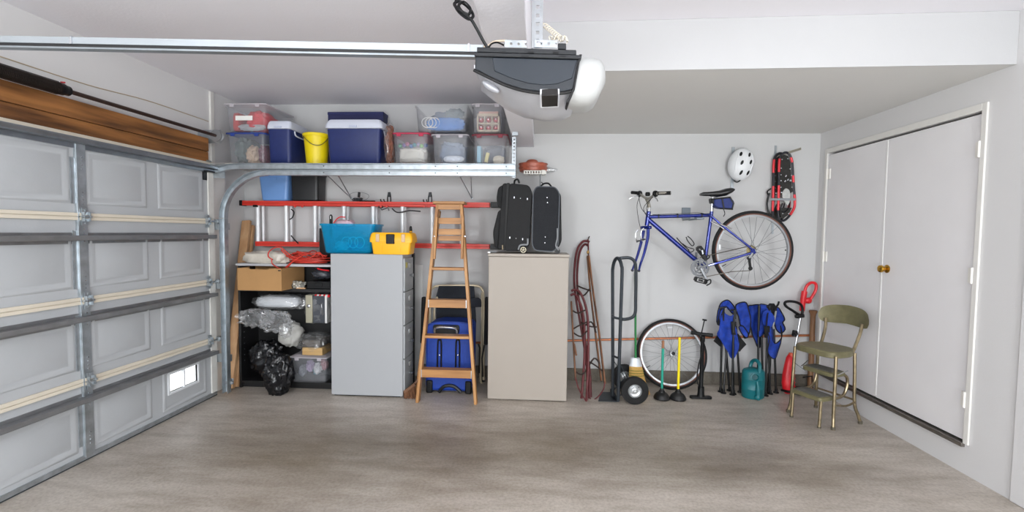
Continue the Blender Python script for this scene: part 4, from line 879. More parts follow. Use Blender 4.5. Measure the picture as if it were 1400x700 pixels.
q = MB().prism([(p.x - .012, 4.215, gz + .15), (p.x + .014, 4.215, gz + .15), (p.x + .016, 4.215, zt + .07), (p.x + .008, 4.215, zt + .085), (p.x - .006, 4.215, zt + .085), (p.x - .014, 4.215, zt + .07)], (0, .012, 0)); q.build('handle', BLACK, t_, bev=.003)
MB().prism([(p.x - .003, 4.2145, zt + .045), (p.x + .004, 4.2145, zt + .045), (p.x + .004, 4.2145, zt + .07), (p.x - .003, 4.2145, zt + .07)], (0, .001, 0)).build('hanging_slot', WHITEP, t_, smooth=0)
content('pink_cloth', 'pale pink plastic peeking over the rim of the aqua tub', 'cloth', (at(470, 302, 4.25).x, 4.28, zt + .002), (.085, .06, .035), pm('pink_film', 'd9b9c4', .35, 0, .1, 20, .4, 40), 75, .25, .8)
o = MB().tube(smooth_path(px([(456, 305), (461, 299), (466, 296.5), (472, 297)], 4.21), 4), .005, 6).build('red_cable', REDP, None, loc=at(464, 300, 4.21))
tag(o, 'short red cord curling above the rim of the aqua tub', 'cord')
# dark flat case wedged behind it
p0, p1 = at(431, 312, 4.36), at(440, 333, 4.36)
tag(MB().box(p0.x - .03, p1.x + .02, 4.50, 4.53, ztop_ + .001, p0.z).build('black_folder', BLACK, loc=(p0.x, 4.51, ztop_), bev=.004), 'black flat case standing on the shelf unit, left of the aqua tub', 'case')
# yellow toolbox
a, b = at(504.5, 330, 4.12), at(570, 330, 4.12); zt = at(535, 318, 4.12).z; zr = at(535, 329, 4.12).z; wx = b.x - a.x - .02; cx = (a.x + b.x) / 2 - .014; cy = 4.225
a = at(504.5, 330, 4.09); b = at(563, 330, 4.09); wx = b.x - a.x + .0; cx = (a.x + b.x) / 2; cy = 4.19; dp = .20
t_ = thing('toolbox', (cx, cy, gz), 'bright yellow toolbox with black latch on the right of the filing cabinet', 'toolbox')
MB().loft([rr(cx, cy, wx * .84, dp * .84, .02, gz + .001), rr(cx, cy, wx * .86, dp * .86, .02, gz + .008), rr(cx, cy, wx * .93, dp * .93, .02, zr - .016), rr(cx, cy, wx, dp, .02, zr - .015), rr(cx, cy, wx, dp, .02, zr)]).build('box', AMBER, t_, smooth=40)
MB().loft([rr(cx, cy, wx, dp, .02, zr + .001), rr(cx, cy, wx, dp, .02, zr + .015), rr(cx, cy, wx * .96, dp * .94, .03, zt - .012), rr(cx, cy, wx * .9, dp * .85, .03, zt)]).build('lid', AMBER, t_, smooth=40)
MB().box(cx - .037, cx + .037, cy - dp / 2 - .012, cy - dp / 2 + .01, zr - .028, zt - .014).build('black_latch', BLACK, t_, bev=.006)
for s_ in (-.3, .3): MB().box(cx + s_ * wx - .017, cx + s_ * wx + .017, cy - dp / 2 - .006, cy - dp / 2 + .01, zr - .012, zt - .012).build('grey_latch', pm('latch_pinkgrey', 'd0b08a', .4), t_, bev=.005)
q = MB()
for s_ in (-.22, .22): q.box(cx + s_ * wx - .003, cx + s_ * wx + .003, cy - dp / 2 + .006, cy - dp / 2 + .012, gz + .02, zr - .018)
q.build('rib', AMBER, t_, smooth=0)
p = at(560, 314, 4.27)
t_ = thing('screwdriver', (p.x, 4.27, zt), 'black and yellow screwdriver handle upright behind the toolbox', 'screwdriver')
MB().lathe([(.003, gz + .001 - zt), (.003, 0)], (p.x + .0, 4.31, zt), n=8).build('shaft', CHROME, t_)
MB().lathe([(.008, -.02), (.013, 0), (.012, .012), (.013, .014), (.013, .04), (.008, .055), (0, .058)], (p.x + .0, 4.31, zt + .005), n=12).build('handle', BLACK, t_)
MB().lathe([(.0135, 0), (.0138, .012)], (p.x, 4.31, zt + .004), n=12).build('yellow_collar', AMBER, t_)
# ================================================================== BEIGE CABINET
bx0, bx1, by0, by1, bz = -.447, .262, 4.155, 4.56, 1.318
t_ = thing('beige_cabinet', (-.09, 4.35, 0), 'plain beige cabinet with the black suitcases on top', 'cabinet')
BC = pm('cabinet_beige', 'a39a90', .5, 0, .015, 2)
MB().box(bx0, bx1, by0, by1, .006, bz - .028).build('body', BC, t_, bev=.005)
MB().box(bx0 - .006, bx1 + .006, by0 - .006, by1, bz - .026, bz).build('top', BC, t_, bev=.004)
MB().box(bx0 + .02, bx1 - .02, by0 + .02, by1 - .02, 0, .006).build('plinth', BLACK, t_, smooth=0)
p = at(668, 345, 4.2)
t_ = thing('luggage_strap', (p.x + .04, 4.2, bz), 'thin grey strap with buckle lying at the left edge of the beige cabinet', 'strap')
MB().tube(smooth_path([(p.x, 4.18, bz + .006), (p.x + .03, 4.17, bz + .018), (p.x + .07, 4.19, bz + .012), (p.x + .05, 4.22, bz + .01), (p.x + .01, 4.21, bz + .006)], 5, True), .005, 6, True).build('strap', GREYP, t_)
MB().box(p.x - .005, p.x + .02, 4.165, 4.178, bz + .001, bz + .016).build('buckle', CHROME, t_, bev=.003)
# ---- suitcases
SC = pm('suitcase_fabric', '0f1012', .75, 0, .25, 60, .25, 220); SC2 = pm('suitcase_tweed', '14171d', .8, 0, .4, 140, .3, 260)
YS = 4.20
def rpoly(pts, r=6, n=4):
    out = []; N = len(pts)
    for i in range(N):
        p0, p1, p2 = Vector(pts[i - 1]), Vector(pts[i]), Vector(pts[(i + 1) % N]); a = (p0 - p1); b = (p2 - p1)
        ra = min(r, a.length * .45, b.length * .45); a = p1 + a.normalized() * ra; b = p1 + b.normalized() * ra
        for k in range(n + 1): t = k / n; out.append((1 - t) ** 2 * a + 2 * t * (1 - t) * p1 + t * t * b)
    return out
def slab(pts, Y, depth, r=6): return MB().prism([at(q_[0], q_[1], Y) for q_ in rpoly([Vector((x, y)) for x, y in pts], r)], (0, depth, 0))
t_ = thing('suitcase', (at(700, 345, YS).x, 4.35, bz), 'larger black soft suitcase with bulging front pockets, left on the beige cabinet', 'suitcase')
slab([(696, 250), (723, 253), (727.5, 262), (724, 335), (718, 343), (692, 343), (690, 340)], YS, .29, 6).build('main_body', SC, t_, bev=.008, seg=3)
slab([(692, 250), (697.5, 250), (695.5, 342), (686, 342)], YS + .004, .28, 3).build('expander', pm('suitcase_zip', '08090a', .6), t_, bev=.006)
slab([(687, 251), (693, 250), (690, 341), (680, 341)], YS + .002, .28, 3).build('front_shell', SC, t_, bev=.008)
slab([(681, 256), (689, 252), (688, 285), (681, 284), (678.5, 272)], YS + .03, .22, 5).build('upper_pocket', SC, t_, bev=.012, seg=3)
slab([(681, 288), (688, 286), (684, 339), (676, 339), (673.5, 318)], YS + .03, .22, 6).build('lower_pocket', SC, t_, bev=.012, seg=3)
MB().tube(smooth_path(px([(703, 251), (704, 246.5), (708, 245.5), (710, 250.5)], YS + .12), 4), .009, 6).build('top_handle', BLACK, t_)
for u, v in ((703, 270), (721, 272), (697, 325), (714.5, 327)):
    c = at(u, v, YS - .008); MB().lathe([(.0, 0), (.013, 0), (.013, .008), (0, .009)], c + Vector((0, .011, 0)), (0, -1, 0), 12).build('foot_stud', BLACK, t_)
    MB().box(c.x - .0025, c.x + .0025, c.y - .002, c.y + .003, c.z - .008, c.z + .008).build('stud_glint', CHROME, t_, smooth=0)
for u, v in ((711.5, 271), (705.5, 326)): MB().lathe([(0, 0), (.0035, 0), (.0035, .003), (0, .004)], at(u, v, YS) + Vector((0, .001, 0)), (0, -1, 0), 8).build('stud', CHROME, t_)
c = at(715.5, 341, YS - .01); c.z = bz + .034
MB().lathe([(0, -.012), (.026, -.012), (.032, -.008), (.033, .008), (.026, .012), (0, .012)], c, (0, -1, 0), 20).build('wheel', BLACK, t_)
q = MB()
for k in range(5): a_ = rad(90 + 72 * k); q.bar(c + Vector((0, -.0135, 0)), c + Vector((.023 * cos(a_), -.0135, .023 * sin(a_))), .007, .004)
q.lathe([(.021, 0), (.026, 0), (.026, .003), (.021, .003)], c + Vector((0, -.012, 0)), (0, -1, 0), 18, True); q.build('wheel_spokes', pm('wheel_cream', 'd8cfb2', .4), t_, smooth=0)
MB().tube(smooth_path([c + Vector((-.045, .006, .0)), c + Vector((-.03, .006, .038)), c + Vector((.01, .006, .046)), c + Vector((.036, .006, .05)), c + Vector((.038, .006, .10))], 4), .008, 6).build('wheel_housing', GREYP, t_)
p = at(687, 335, YS - .004); MB().tube([p, p + Vector((.002, 0, -.04))], .006, 6).build('zip_pull', pm('zip_bronze', 'b8a58a', .3, .8), t_)
t_ = thing('suitcase', (at(748, 345, YS).x, 4.35, bz), 'smaller black tweed suitcase with grey piping, right on the beige cabinet', 'suitcase')
body2 = [(735, 258), (761, 255), (766, 262), (767.5, 338), (762, 344), (736, 343), (731, 337), (731.5, 265)]
body2 = [(733, 255), (759, 255.5), (765, 264), (763, 336), (757, 344), (731, 342), (727.5, 334), (729, 264)]
slab(body2, YS + .02, .27, 7).build('main_body', SC2, t_, bev=.008, seg=3)
MB().tube([at(q_.x, q_.y, YS + .022) for q_ in rpoly([Vector(p_) for p_ in body2], 8)], .005, 6, True).build('piping', pm('piping_grey', '53585f', .5), t_)
slab([(760, 258), (767, 266), (768, 330), (763, 340)], YS + .04, .24, 4).build('rear_panel', SC, t_, bev=.006)
MB().tube(smooth_path(px([(739, 255), (744, 251), (750, 251), (754, 255.5)], YS + .14), 4), .008, 6).tube(px([(743, 252), (740, 249)], YS + .14), .005, 5).build('top_handle', BLACK, t_)
for u, v in ((748, 270), (748.5, 277), (745.5, 324), (745, 332)): MB().lathe([(0, 0), (.004, 0), (.004, .003), (0, .004)], at(u, v, YS + .02) + Vector((0, .001, 0)), (0, -1, 0), 8).build('stud', CHROME, t_)
c = at(762, 341, YS + .03); c.z = bz + .026; MB().lathe([(0, -.01), (.025, -.01), (.025, .01), (0, .01)], c, (0, -1, 0), 16).build('wheel', BLACK, t_)
MB().tube(smooth_path(px([(762, 312), (762, 325), (760, 336), (764, 342)], YS + .012), 4), .007, 6).build('corner_guard', GREYP, t_)
# ================================================================== WOODEN STEPLADDER
OAK = wood('ladder_oak', 'c4935a', '96663a', 2, 22, .45); OAKX = wood('ladder_oak_step', 'bd8b54', '8f6036', 0, 22, .45)
t_ = thing('wooden_stepladder', (-.80, 4.12, 0), 'varnished wooden stepladder standing between the grey and beige cabinets', 'ladder')
fL, fR = fl(571, 549.5), fl(651, 550); tl, trr = at(599, 279, 4.20), at(631, 279, 4.20)
fy = 4.05; fL.y = fR.y = fy
def P0(t): return fL.lerp(tl, t)
def P1(t): return fR.lerp(trr, t)
for a, b in ((fL, tl), (fR, trr)):
    d = (b - a).normalized(); MB().bar(a + Vector((0, 0, .012)), b, .026, .07, (1, 0, 0)).build('front_rail', OAK, t_, bev=.003)
    MB().box(a.x - .012, a.x + .014, a.y - .034, a.y + .034, 0, .018).build('foot', OAK, t_, bev=.002)
# rear frame
rL, rR = fl(566, 542), fl(649.5, 543); rL.y = rR.y = 4.235; uL, uR = Vector((tl.x - .0, 4.265, tl.z - .06)), Vector((trr.x + .0, 4.265, trr.z - .06))
rL.x += .006; rR.x -= .006
for a, b in ((rL, uL), (rR, uR)): MB().bar(a + Vector((0, 0, .008)), b, .022, .035, (1, 0, 0)).build('rear_rail', OAK, t_, bev=.003)
tz = tl.z
MB().box(tl.x - .035, trr.x + .035, 4.135, 4.30, tz - .002, tz + .022).build('top_step', OAKX, t_, bev=.004)
MB().box(tl.x - .012, trr.x + .012, 4.165, 4.185, tz - .05, tz - .003).build('top_apron', OAKX, t_, bev=.002)
def zt_of(pxy): # parameter along the rail for a pixel height
    lo, hi = 0., 1.
    for _k in range(30):
        m_ = (lo + hi) / 2; P_ = P0(m_); d = P_ - EYE; v = 350 - F * d.dot(UP) / d.dot(_f)
        if v > pxy: lo = m_
        else: hi = m_
    return lo
for pyc, kind in ((367, 1), (414, 0), (459, 1), (508.5, 0)):
    t = zt_of(pyc); a, b = P0(t), P1(t)
    if kind:
        MB().box(a.x + .013, b.x - .013, a.y - .045, a.y + .05, a.z - .012, a.z + .012).build('step', OAKX, t_, bev=.003)
        MB().tube([(a.x + .01, a.y + .02, a.z - .018), (b.x - .01, b.y + .02, b.z - .018)], .0035, 6).build('tie_rod', GALV, t_)
    else:
        MB().box(a.x + .013, b.x - .013, a.y - .042, a.y - .022, a.z - .035, a.z + .035).build('step_riser', OAKX, t_, bev=.003)
        MB().box(a.x + .013, b.x - .013, a.y - .022, a.y + .05, a.z + .012, a.z + .034).build('step', OAKX, t_, bev=.003)
        q = MB()
        for xx, s_ in ((a.x + .012, 1), (b.x - .012, -1)): q.box(min(xx, xx + s_ * .006), max(xx, xx + s_ * .006), a.y - .0445, a.y - .042, a.z - .035, a.z + .035)
        q.build('corner_plate', GALV, t_, smooth=0)
# hinged pail shelf folded between the rails
h0, h1 = px([(597, 297), (594, 354)], 4.11); h2, h3 = px([(633, 296), (631.5, 354)], 4.11)
for a, b in ((h1, h0), (h3, h2)): MB().bar(a, b, .02, .03, (1, 0, 0)).build('pail_shelf_arm', OAK, t_, bev=.003)
for u0, u1, yy in ((298, 306, 4.16), (313, 321, 4.15), (322.5, 329, 4.14)):
    a, b = at(600, u1, yy), at(631, u0, yy); MB().box(a.x - .003, b.x + .005, yy - .008, yy + .01, a.z, b.z).build('pail_shelf_slat', OAKX, t_, bev=.002)
q = MB()
for pxx, pyy in ((594, 323), (635.5, 323)): q.lathe([(.008, -.004), (.008, .004), (0, .006)], at(pxx, pyy, 4.10), (0, -1, 0), 8)
q.build('pivot_bolt', CHROME, t_)
# ================================================================== BLUE SUITCASE
t_ = thing('blue_suitcase', (-.82, 4.36, 0), 'upright blue soft suitcase with silver handle behind the stepladder', 'suitcase')
BS = pm('suitcase_blue', '0f3a98', .6, 0, .08, 30, .15, 160)
a, b = at(583, 500, 4.29), at(645, 500, 4.29); zt = at(612, 440, 4.29).z; cx = (a.x + b.x) / 2; wx = b.x - a.x
pts = rpoly([Vector(p_) for p_ in ((a.x, .03), (b.x, .03), (b.x + .005, zt - .02), (cx + wx * .25, zt), (cx - wx * .25, zt), (a.x, zt - .03))], .05, 5)
MB().prism([(p_.x, 4.29, p_.y) for p_ in pts], (0, .26, 0)).build('shell', BS, t_, bev=.015, seg=3)
MB().tube([(p_.x, 4.292, p_.y) for p_ in pts], .006, 6, True).build('piping', pm('piping_blue', '123382', .5), t_)
hc = at(610, 450, 4.28)
MB().lathe([(0, -.004), (.062, -.004), (.07, .0), (.062, .008), (0, .010)], hc + Vector((0, .008, -.0)), (0, -1, 0), 20)
q = MB().prism([(p_.x, 4.276, p_.y) for p_ in rpoly([Vector(p_) for p_ in ((hc.x - .12, hc.z - .05), (hc.x + .12, hc.z - .05), (hc.x + .125, hc.z + .04), (hc.x - .125, hc.z + .04))], .03)], (0, .016, 0)); q.build('handle_base', BLACK, t_, bev=.003)
MB().tube(smooth_path([(hc.x - .105, 4.268, hc.z - .03), (hc.x - .09, 4.255, hc.z + .015), (hc.x, 4.25, hc.z + .025), (hc.x + .09, 4.255, hc.z + .015), (hc.x + .105, 4.268, hc.z - .03)], 5), [.013] * 21, 8).build('silver_handle', CHROME, t_)
for u in (601, 626):
    c0, c1 = at(u, 468, 4.284), at(u - .5, 502, 4.284)
    MB().tube(smooth_path([c1 + Vector((-.018, 0, 0)), c0 + Vector((-.016, 0, 0)), c0 + Vector((0, 0, .02)), c0 + Vector((.016, 0, 0)), c1 + Vector((.018, 0, 0))], 4), .008, 6).build('black_strap', BLACK, t_)
    MB().lathe([(0, 0), (.006, 0), (.006, .005), (0, .006)], c0 + Vector((0, .0, -.12)), (0, -1, 0), 8).build('stud', CHROME, t_)
MB().tube(smooth_path(px([(600, 536), (606, 529), (614, 527), (622, 529), (630, 536)], 4.28), 4), .016, 6).build('lower_grip', BLACK, t_)
for s_ in (-1, 1): MB().box(cx + s_ * (wx / 2 - .03) - .03, cx + s_ * (wx / 2 - .03) + .03, 4.27, 4.34, 0, .12).build('corner_foot', BLACK, t_, bev=.012)
# ================================================================== FOLDED LOUNGE CHAIR
t_ = thing('folding_lounger', (-.75, 4.65, 0), 'folded navy fabric lounge chair with cream tube frame behind the blue suitcase', 'chair')
CT = pm('cream_tube', 'c9bb9f', .35, .3, .05, 20); NF = pm('navy_fabric', '1c212b', .8, 0, .12, 50, .2, 200); PAD = pm('black_foam', '0f1012', .85, 0, .15, 60)
MB().tube(smooth_path(px([(588, 538), (588, 470), (588, 405), (592, 394), (600, 391), (628, 390.5), (652, 391), (659, 396), (661, 408), (661, 470), (661, 540)], 4.66), 4), .0125, 8).build('outer_frame', CT, t_)
MB().tube(smooth_path(px([(668, 540), (664, 528), (657, 520), (658, 480), (659, 440), (659, 400)], 4.61), 4), .0115, 8).build('inner_frame', CT, t_)
MB().tube(smooth_path(px([(598, 406), (594, 420), (594, 480), (594, 535)], 4.61), 4), .011, 8).build('inner_frame', CT, t_)
MB().prism(px([(600, 391), (648, 391), (651, 440), (648, 470), (596, 470), (596, 405)], 4.64), (0, .012, 0)).build('back_sling', NF, t_, bev=.003)
MB().prism(px([(590, 410), (654, 407), (660, 412), (660, 420), (592, 421)], 4.60), (0, .02, 0)).build('head_pad', NF, t_, bev=.008)
for l_ in ([(576, 406), (581, 406), (579, 470), (574, 470)], [(663, 406), (668.5, 407), (668, 472), (661, 472)]):
    slab(l_, 4.56, .05, 2.5).build('arm_pad', PAD, t_, bev=.012, seg=3)
for l_ in ([(654, 470), (656, 476), (655, 510)], [(662, 472), (659, 490), (660, 515)]): MB().tube(px(l_, 4.60), .009, 6).build('brace', pm('brace_dark', '3a3834', .5, .4), t_)
a = at(661, 540, 4.66)
for u in (588, 661): c = at(u, 540, 4.66); MB().lathe([(.016, -c.z), (.016, .02 - c.z), (.0125, .03)], (c.x, 4.66, c.z), n=10).build('foot_cap', BLACK, t_)
# ================================================================== WHISK BRUSH
c = fl(556, 549)
t_ = thing('hand_brush', (c.x, 4.125, 0), 'worn brown bristle hand brush lying against the foot of the filing cabinet', 'brush')
random.seed(33); p0, p1 = at(546, 541, 4.11), at(566, 530, 4.125)
p0 = at(562, 527, 4.125); p1 = at(553, 540, 4.04)
MB().prism(rpoly(px([(551, 535), (566, 524), (568, 527), (553, 539)], 4.115), .01), (0, .04, 0)).build('brush_head', pm('brush_wood', '6b4a33', .6, 0, .2, 20), t_, bev=.003)
q = MB()
for i in range(70):
    t = i / 69; a_ = at(552 + 15 * t, 537.5 - 11 * t, 4.115 + random.random() * .04); b_ = at(552 + 17 * t, 551 - 6 * t, 4.10 + random.random() * .05) + Vector((random.uniform(-.012, .012), 0, 0)); b_.z = max(b_.z, .003)
    q.bar(a_, b_, .0045, .0045)
tag(q.build('bristles', pm('bristle_brown', '6f4a31', .85, 0, .35, 60), t_, smooth=0), kind='stuff')
MB().bar(at(565, 527, 4.135), at(572, 518, 4.155), .02, .02).build('stub_handle', pm('brush_wood', '6b4a33', .6), t_, bev=.004)
# ================================================================== SLEDS
SR = pm('sled_red', '591a1e', .5, .1, .25, 30); SW = wood('sled_wood', '8a5528', '4e2c12', 2, 26, .6); SI = pm('sled_iron', '3b2f2b', .6, .5, .25, 40)
def ypath(pts, Y0, Y1, v0, v1): # depth runs from Y0 at pixel height v0 to Y1 at v1
    return [at(u, v, Y0 + (Y1 - Y0) * max(0, min(1, (v - v0) / (v1 - v0)))) for u, v in pts]
def sled(label, loc, runners, slats, arches, loops, v0, v1, Yb, Yt):
    r = thing('steel_runner_sled', loc, label, 'sled', 'old sleds leaning on the back wall')
    for pts, dy in runners: MB().tube(smooth_path(ypath(pts, Yb + dy, Yt + dy, v0, v1), 5), .0115, 8).build('runner', SR, r)
    for pts, dy, wd in slats:
        p_ = ypath(pts, Yb + dy, Yt + dy, v0, v1)
        q = MB()
        for i in range(len(p_) - 1): q.bar(p_[i], p_[i + 1] + (p_[i + 1] - p_[i]) * .01, .014, wd, (1, 0, 0))
        q.build('slat', SW, r, bev=.002)
    for pts, dy in arches: MB().tube(smooth_path(ypath(pts, Yb + dy, Yt + dy, v0, v1), 4), .008, 6).build('cross_brace', SI, r)
    for pts, dy in loops: MB().tube(smooth_path(ypath(pts, Yb + dy, Yt + dy, v0, v1), 5), .006, 7).build('bumper_rod', SR, r)
    return r
r = sled('taller old sled with red steel runner and brown slats, right of the beige cabinet', (.62, 4.4, 0),
    [([(806, 331), (802, 329.5), (796, 331), (789, 342), (786, 360), (785, 385), (788, 412), (793, 440), (799, 475), (803, 510), (804, 546)], 0),
     ([(804, 336), (800, 334), (795, 339), (791, 352), (789, 375), (790, 400), (795, 430), (800, 465), (806, 505), (808, 544)], .035)],
    [([(805, 350), (811, 400), (819, 455), (827, 524)], 0, .05), ([(803, 350), (807, 398), (814, 455), (822, 520)], .05, .05)],
    [([(788, 390), (797, 394), (808, 398)], 0), ([(789, 400), (798, 404), (806, 395)], .02), ([(793, 440), (806, 446), (816, 447)], 0), ([(795, 450), (808, 440), (815, 455)], .02), ([(799, 492), (810, 497), (824, 507)], 0), ([(801, 508), (812, 490), (820, 497)], .02)],
    [([(827, 522), (825, 532), (818, 542), (809, 547.5), (806, 540), (806, 515)], -.02), ([(803, 331), (804, 328), (805, 352)], 0)], 546, 330, 4.27, 4.755)
c = at(804, 345, 4.72); MB().blob(c, (.014, .012, .02), 3, .3, 3, 10, 8).build('rope_knot', pm('old_brass', '9b7a45', .4, .6), r)
MB().tube(smooth_path(ypath([(804, 326), (806, 323), (804, 330), (804, 346), (806, 352)], 4.27, 4.755, 546, 330), 4), .004, 5).build('steering_cord', SI, r)
sled('shorter red sled in front of the taller one, nearest the beige cabinet', (.47, 4.35, 0),
    [([(781, 398), (786, 396), (793, 400), (800, 416), (804, 440), (804.5, 480), (803.5, 515), (802, 547)], -.03), ([(780, 404), (785, 402), (790, 408), (796, 424), (799, 450), (799, 490), (797, 520), (795, 545)], .0)],
    [([(781, 412), (783.5, 460), (787, 520)], -.01, .045), ([(785, 470), (788, 486)], -.05, .03)],
    [([(782, 424), (790, 428), (800, 424)], -.02), ([(783, 450), (792, 445), (803, 440)], -.02), ([(784, 455), (794, 460), (803, 452)], -.01), ([(787, 508), (795, 512), (803, 505)], -.02)],
    [([(787, 516), (790, 528), (794, 537), (799, 545), (802, 548), (803, 538), (802, 520)], -.04)], 547, 396, 4.20, 4.50)
# ================================================================== HAND TRUCK
t_ = thing('hand_truck', (.80, 4.36, 0), 'dark grey steel hand truck with two pneumatic wheels and loop handle', 'hand truck')
HT = pm('hand_truck_grey', '2c3238', .4, .3, .06, 14)
n0, n1 = fl(845, 548), fl(838, 536); yn, yf = 4.17, 4.30
n0 = at(845, 546, yn); n1 = at(838, 534, yf); n0.z = n1.z = .02
tn, tf_ = at(850.5, 372, yn + .03), at(837.5, 375, yf + .03); tm = at(843.5, 353, (yn + yf) / 2 + .03)
mid_ = (tn + tf_) / 2; half = (tn - tf_) / 2; hup = tm - mid_
MB().tube(smooth_path([n0, n0.lerp(tn, .35), n0.lerp(tn, .7)] + [mid_ + half * cos(k * pi / 8) + hup * sin(k * pi / 8) for k in range(9)] + [n1.lerp(tf_, .7), n1.lerp(tf_, .35), n1], 4), .0155, 10).build('frame_loop', HT, t_)
ym = (yn + yf) / 2 + .03
MB().tube(smooth_path(px([(844, 354), (852, 352.5), (862, 353), (868, 359), (869.5, 375), (869, 410), (868.5, 427), (864, 434), (855, 436.5), (848, 436)], ym), 5), .0145, 10).build('handle_loop', HT, t_)
MB().tube(smooth_path(px([(836.5, 430), (840, 434), (849, 436)], ym - .02), 4), .011, 8).build('cross_bar', HT, t_)
a = n0.lerp(tn, .33); b = n1.lerp(tf_, .33); MB().tube([a, b], .010, 8).build('cross_bar', HT, t_)
wn, wf_ = at(867.5, 533.5, 4.165), at(853, 511, 4.60); rw = wn.z - .001
wn = Vector((wn.x, 4.165, rw)); wf_ = Vector((wf_.x, 4.56, rw))
MB().tube([wn, wf_], .008, 8).build('axle', GALV, t_)
for w_, s_ in ((wn, -1), (wf_, 1)):
    W = MB().lathe([(.062, -.03), (.098, -.036), (.118, -.03), (rw, -.014), (rw, .014), (.118, .03), (.098, .036), (.062, .03)], w_, (0, -1, 0), 32, True).build('tyre', RUBBER, t_)
    h = MB().lathe([(0, -.02), (.064, -.02), (.064, .020), (.058, .024), (.05, .012), (.034, .006), (.026, .022), (.016, .026), (.012, .036), (0, .037)], w_, (0, -1, 0), 24).build('hub', pm('hub_zinc', 'c3c5c6', .35, .7, .05, 20), W)
    MB().tube([w_ + Vector((.03, -.012, .03)), w_ + Vector((.028, -.034, .034))], .004, 6).build('valve', BLACK, W)
for p_, w_ in ((n0.lerp(tn, .3), wn), (n1.lerp(tf_, .3), wf_)):
    MB().bar(p_, w_ + Vector((0, .05 if w_ is wn else -.05, 0)), .02, .006).build('axle_brace', HT, t_)
    e = Vector((p_.x, p_.y, .06)); MB().bar(e, w_ + Vector((0, .05 if w_ is wn else -.05, 0)), .02, .006).build('axle_brace', HT, t_)
pl = [fl(846, 550), fl(818, 549), fl(821, 537), fl(840, 537)]
MB().prism([(p_.x, p_.y, .002) for p_ in pl], (0, 0, .006)).build('toe_plate', HT, t_, smooth=0)
MB().prism([(n0.x - .005, pl[0].y, .008), (n0.x + .006, pl[0].y, .008), (n1.x + .006, pl[3].y, .008), (n1.x - .005, pl[3].y, .008)], (0, 0, .03)).build('toe_lip', HT, t_, smooth=0)
# ================================================================== BROOM
t_ = thing('broom', (.93, 4.42, 0), 'straw broom with green handle leaning behind the hand truck wheel', 'broom')
h0, h1 = at(869, 489, 4.49), at(868.5, 373, 4.765)
MB().tube([h0 - (h1 - h0) * .05, h1], .0105, 10).build('handle', pm('broom_green', '1f7a3d', .4, 0, .08, 14), t_)
bb = at(871, 545, 4.40); bb.z = .004
def ell(c, wx, wy, n=20): return [Vector((c[0] + wx * cos(2 * pi * k / n), c[1] + wy * sin(2 * pi * k / n), c[2])) for k in range(n)]
c0 = at(868.5, 489, 4.49); c1 = at(869, 500.5, 4.475)
MB().loft([ell(c0, .042, .022), ell(c1, .062, .026)]).build('metal_collar', pm('collar_white', 'cfd3d8', .4, .2), t_)
c2 = at(871, 520, 4.45); STR = pm('straw', 'd0a55c', .8, 0, .22, 60, .5, 150, 1, None, (6, 6, .4)); c3 = Vector((at(872, 545, 4.41).x, 4.42, .002))
MB().loft([ell(c1, .060, .025), ell(c2, .078, .030), ell((c3.x + .0, 4.43, .06), .098, .033), ell(c3, .112, .03)]).build('straw_head', STR, t_)
for v, yy, wd in ((506, 4.465, .068), (509.5, 4.46, .072), (513, 4.457, .075)):
    cc = at(870, v, yy); MB().tube(ell(cc, wd, .0295, 16), .0028, 5, True).build('stitching', pm('stitch_green', '6f7d2c', .7), t_)
random.seed(44); q = MB()
for i in range(60):
    t = random.uniform(-1, 1); q.bar(Vector((c2.x + .07 * t, 4.42 + random.uniform(-.01, .01), c2.z)), Vector((c3.x + .115 * t, 4.40 + random.uniform(-.01, .02), random.uniform(.002, .03))), .003, .003)
tag(q.build('straws', STR, t_, smooth=0), kind='stuff')
# ================================================================== COPPER PIPE AND CORNER POST
COP = pm('copper', 'b5714d', .38, .55, .15, 20)
t_ = thing('copper_pipe', (1.6, 4.77, .45), 'copper water pipe running level along the foot of the back wall', 'pipe')
p0, p1, p2_ = at(600, 470, 4.775), at(870, 463.5, 4.775), at(1109, 458.5, 4.775)
MB().tube([p0, p1, p2_], .0115, 10).build('pipe', COP, t_)
for u in (640, 800, 1000): 
    c = at(u, 463, 4.775); zz = p0.z + (p2_.z - p0.z) * (c.x - p0.x) / (p2_.x - p0.x); MB().box(c.x - .008, c.x + .008, 4.762, 4.799, zz - .018, zz + .018).build('pipe_clip', COP, t_, bev=.003)
c = at(1112, 424, 4.745)
t_ = thing('corner_post', (c.x - .005, 4.745, 0), 'brown round post with a flared top standing in the corner behind the step stool', 'post')
BP = wood('post_brown', '98714f', '6f4c33', 2, 20, .4)
MB().lathe([(0, 0), (.04, 0), (.04, .006), (.024, .01), (.023, .5), (.023, c.z - .06), (.027, c.z - .035), (.034, c.z - .022), (.036, c.z - .004), (.03, c.z), (0, c.z)], (c.x - .005, 4.74, 0), n=20).build('post', BP, t_)
MB().tube([(c.x + .038, 4.765, .0), (c.x + .038, 4.765, .52)], .014, 8).build('side_pipe', COP, t_)
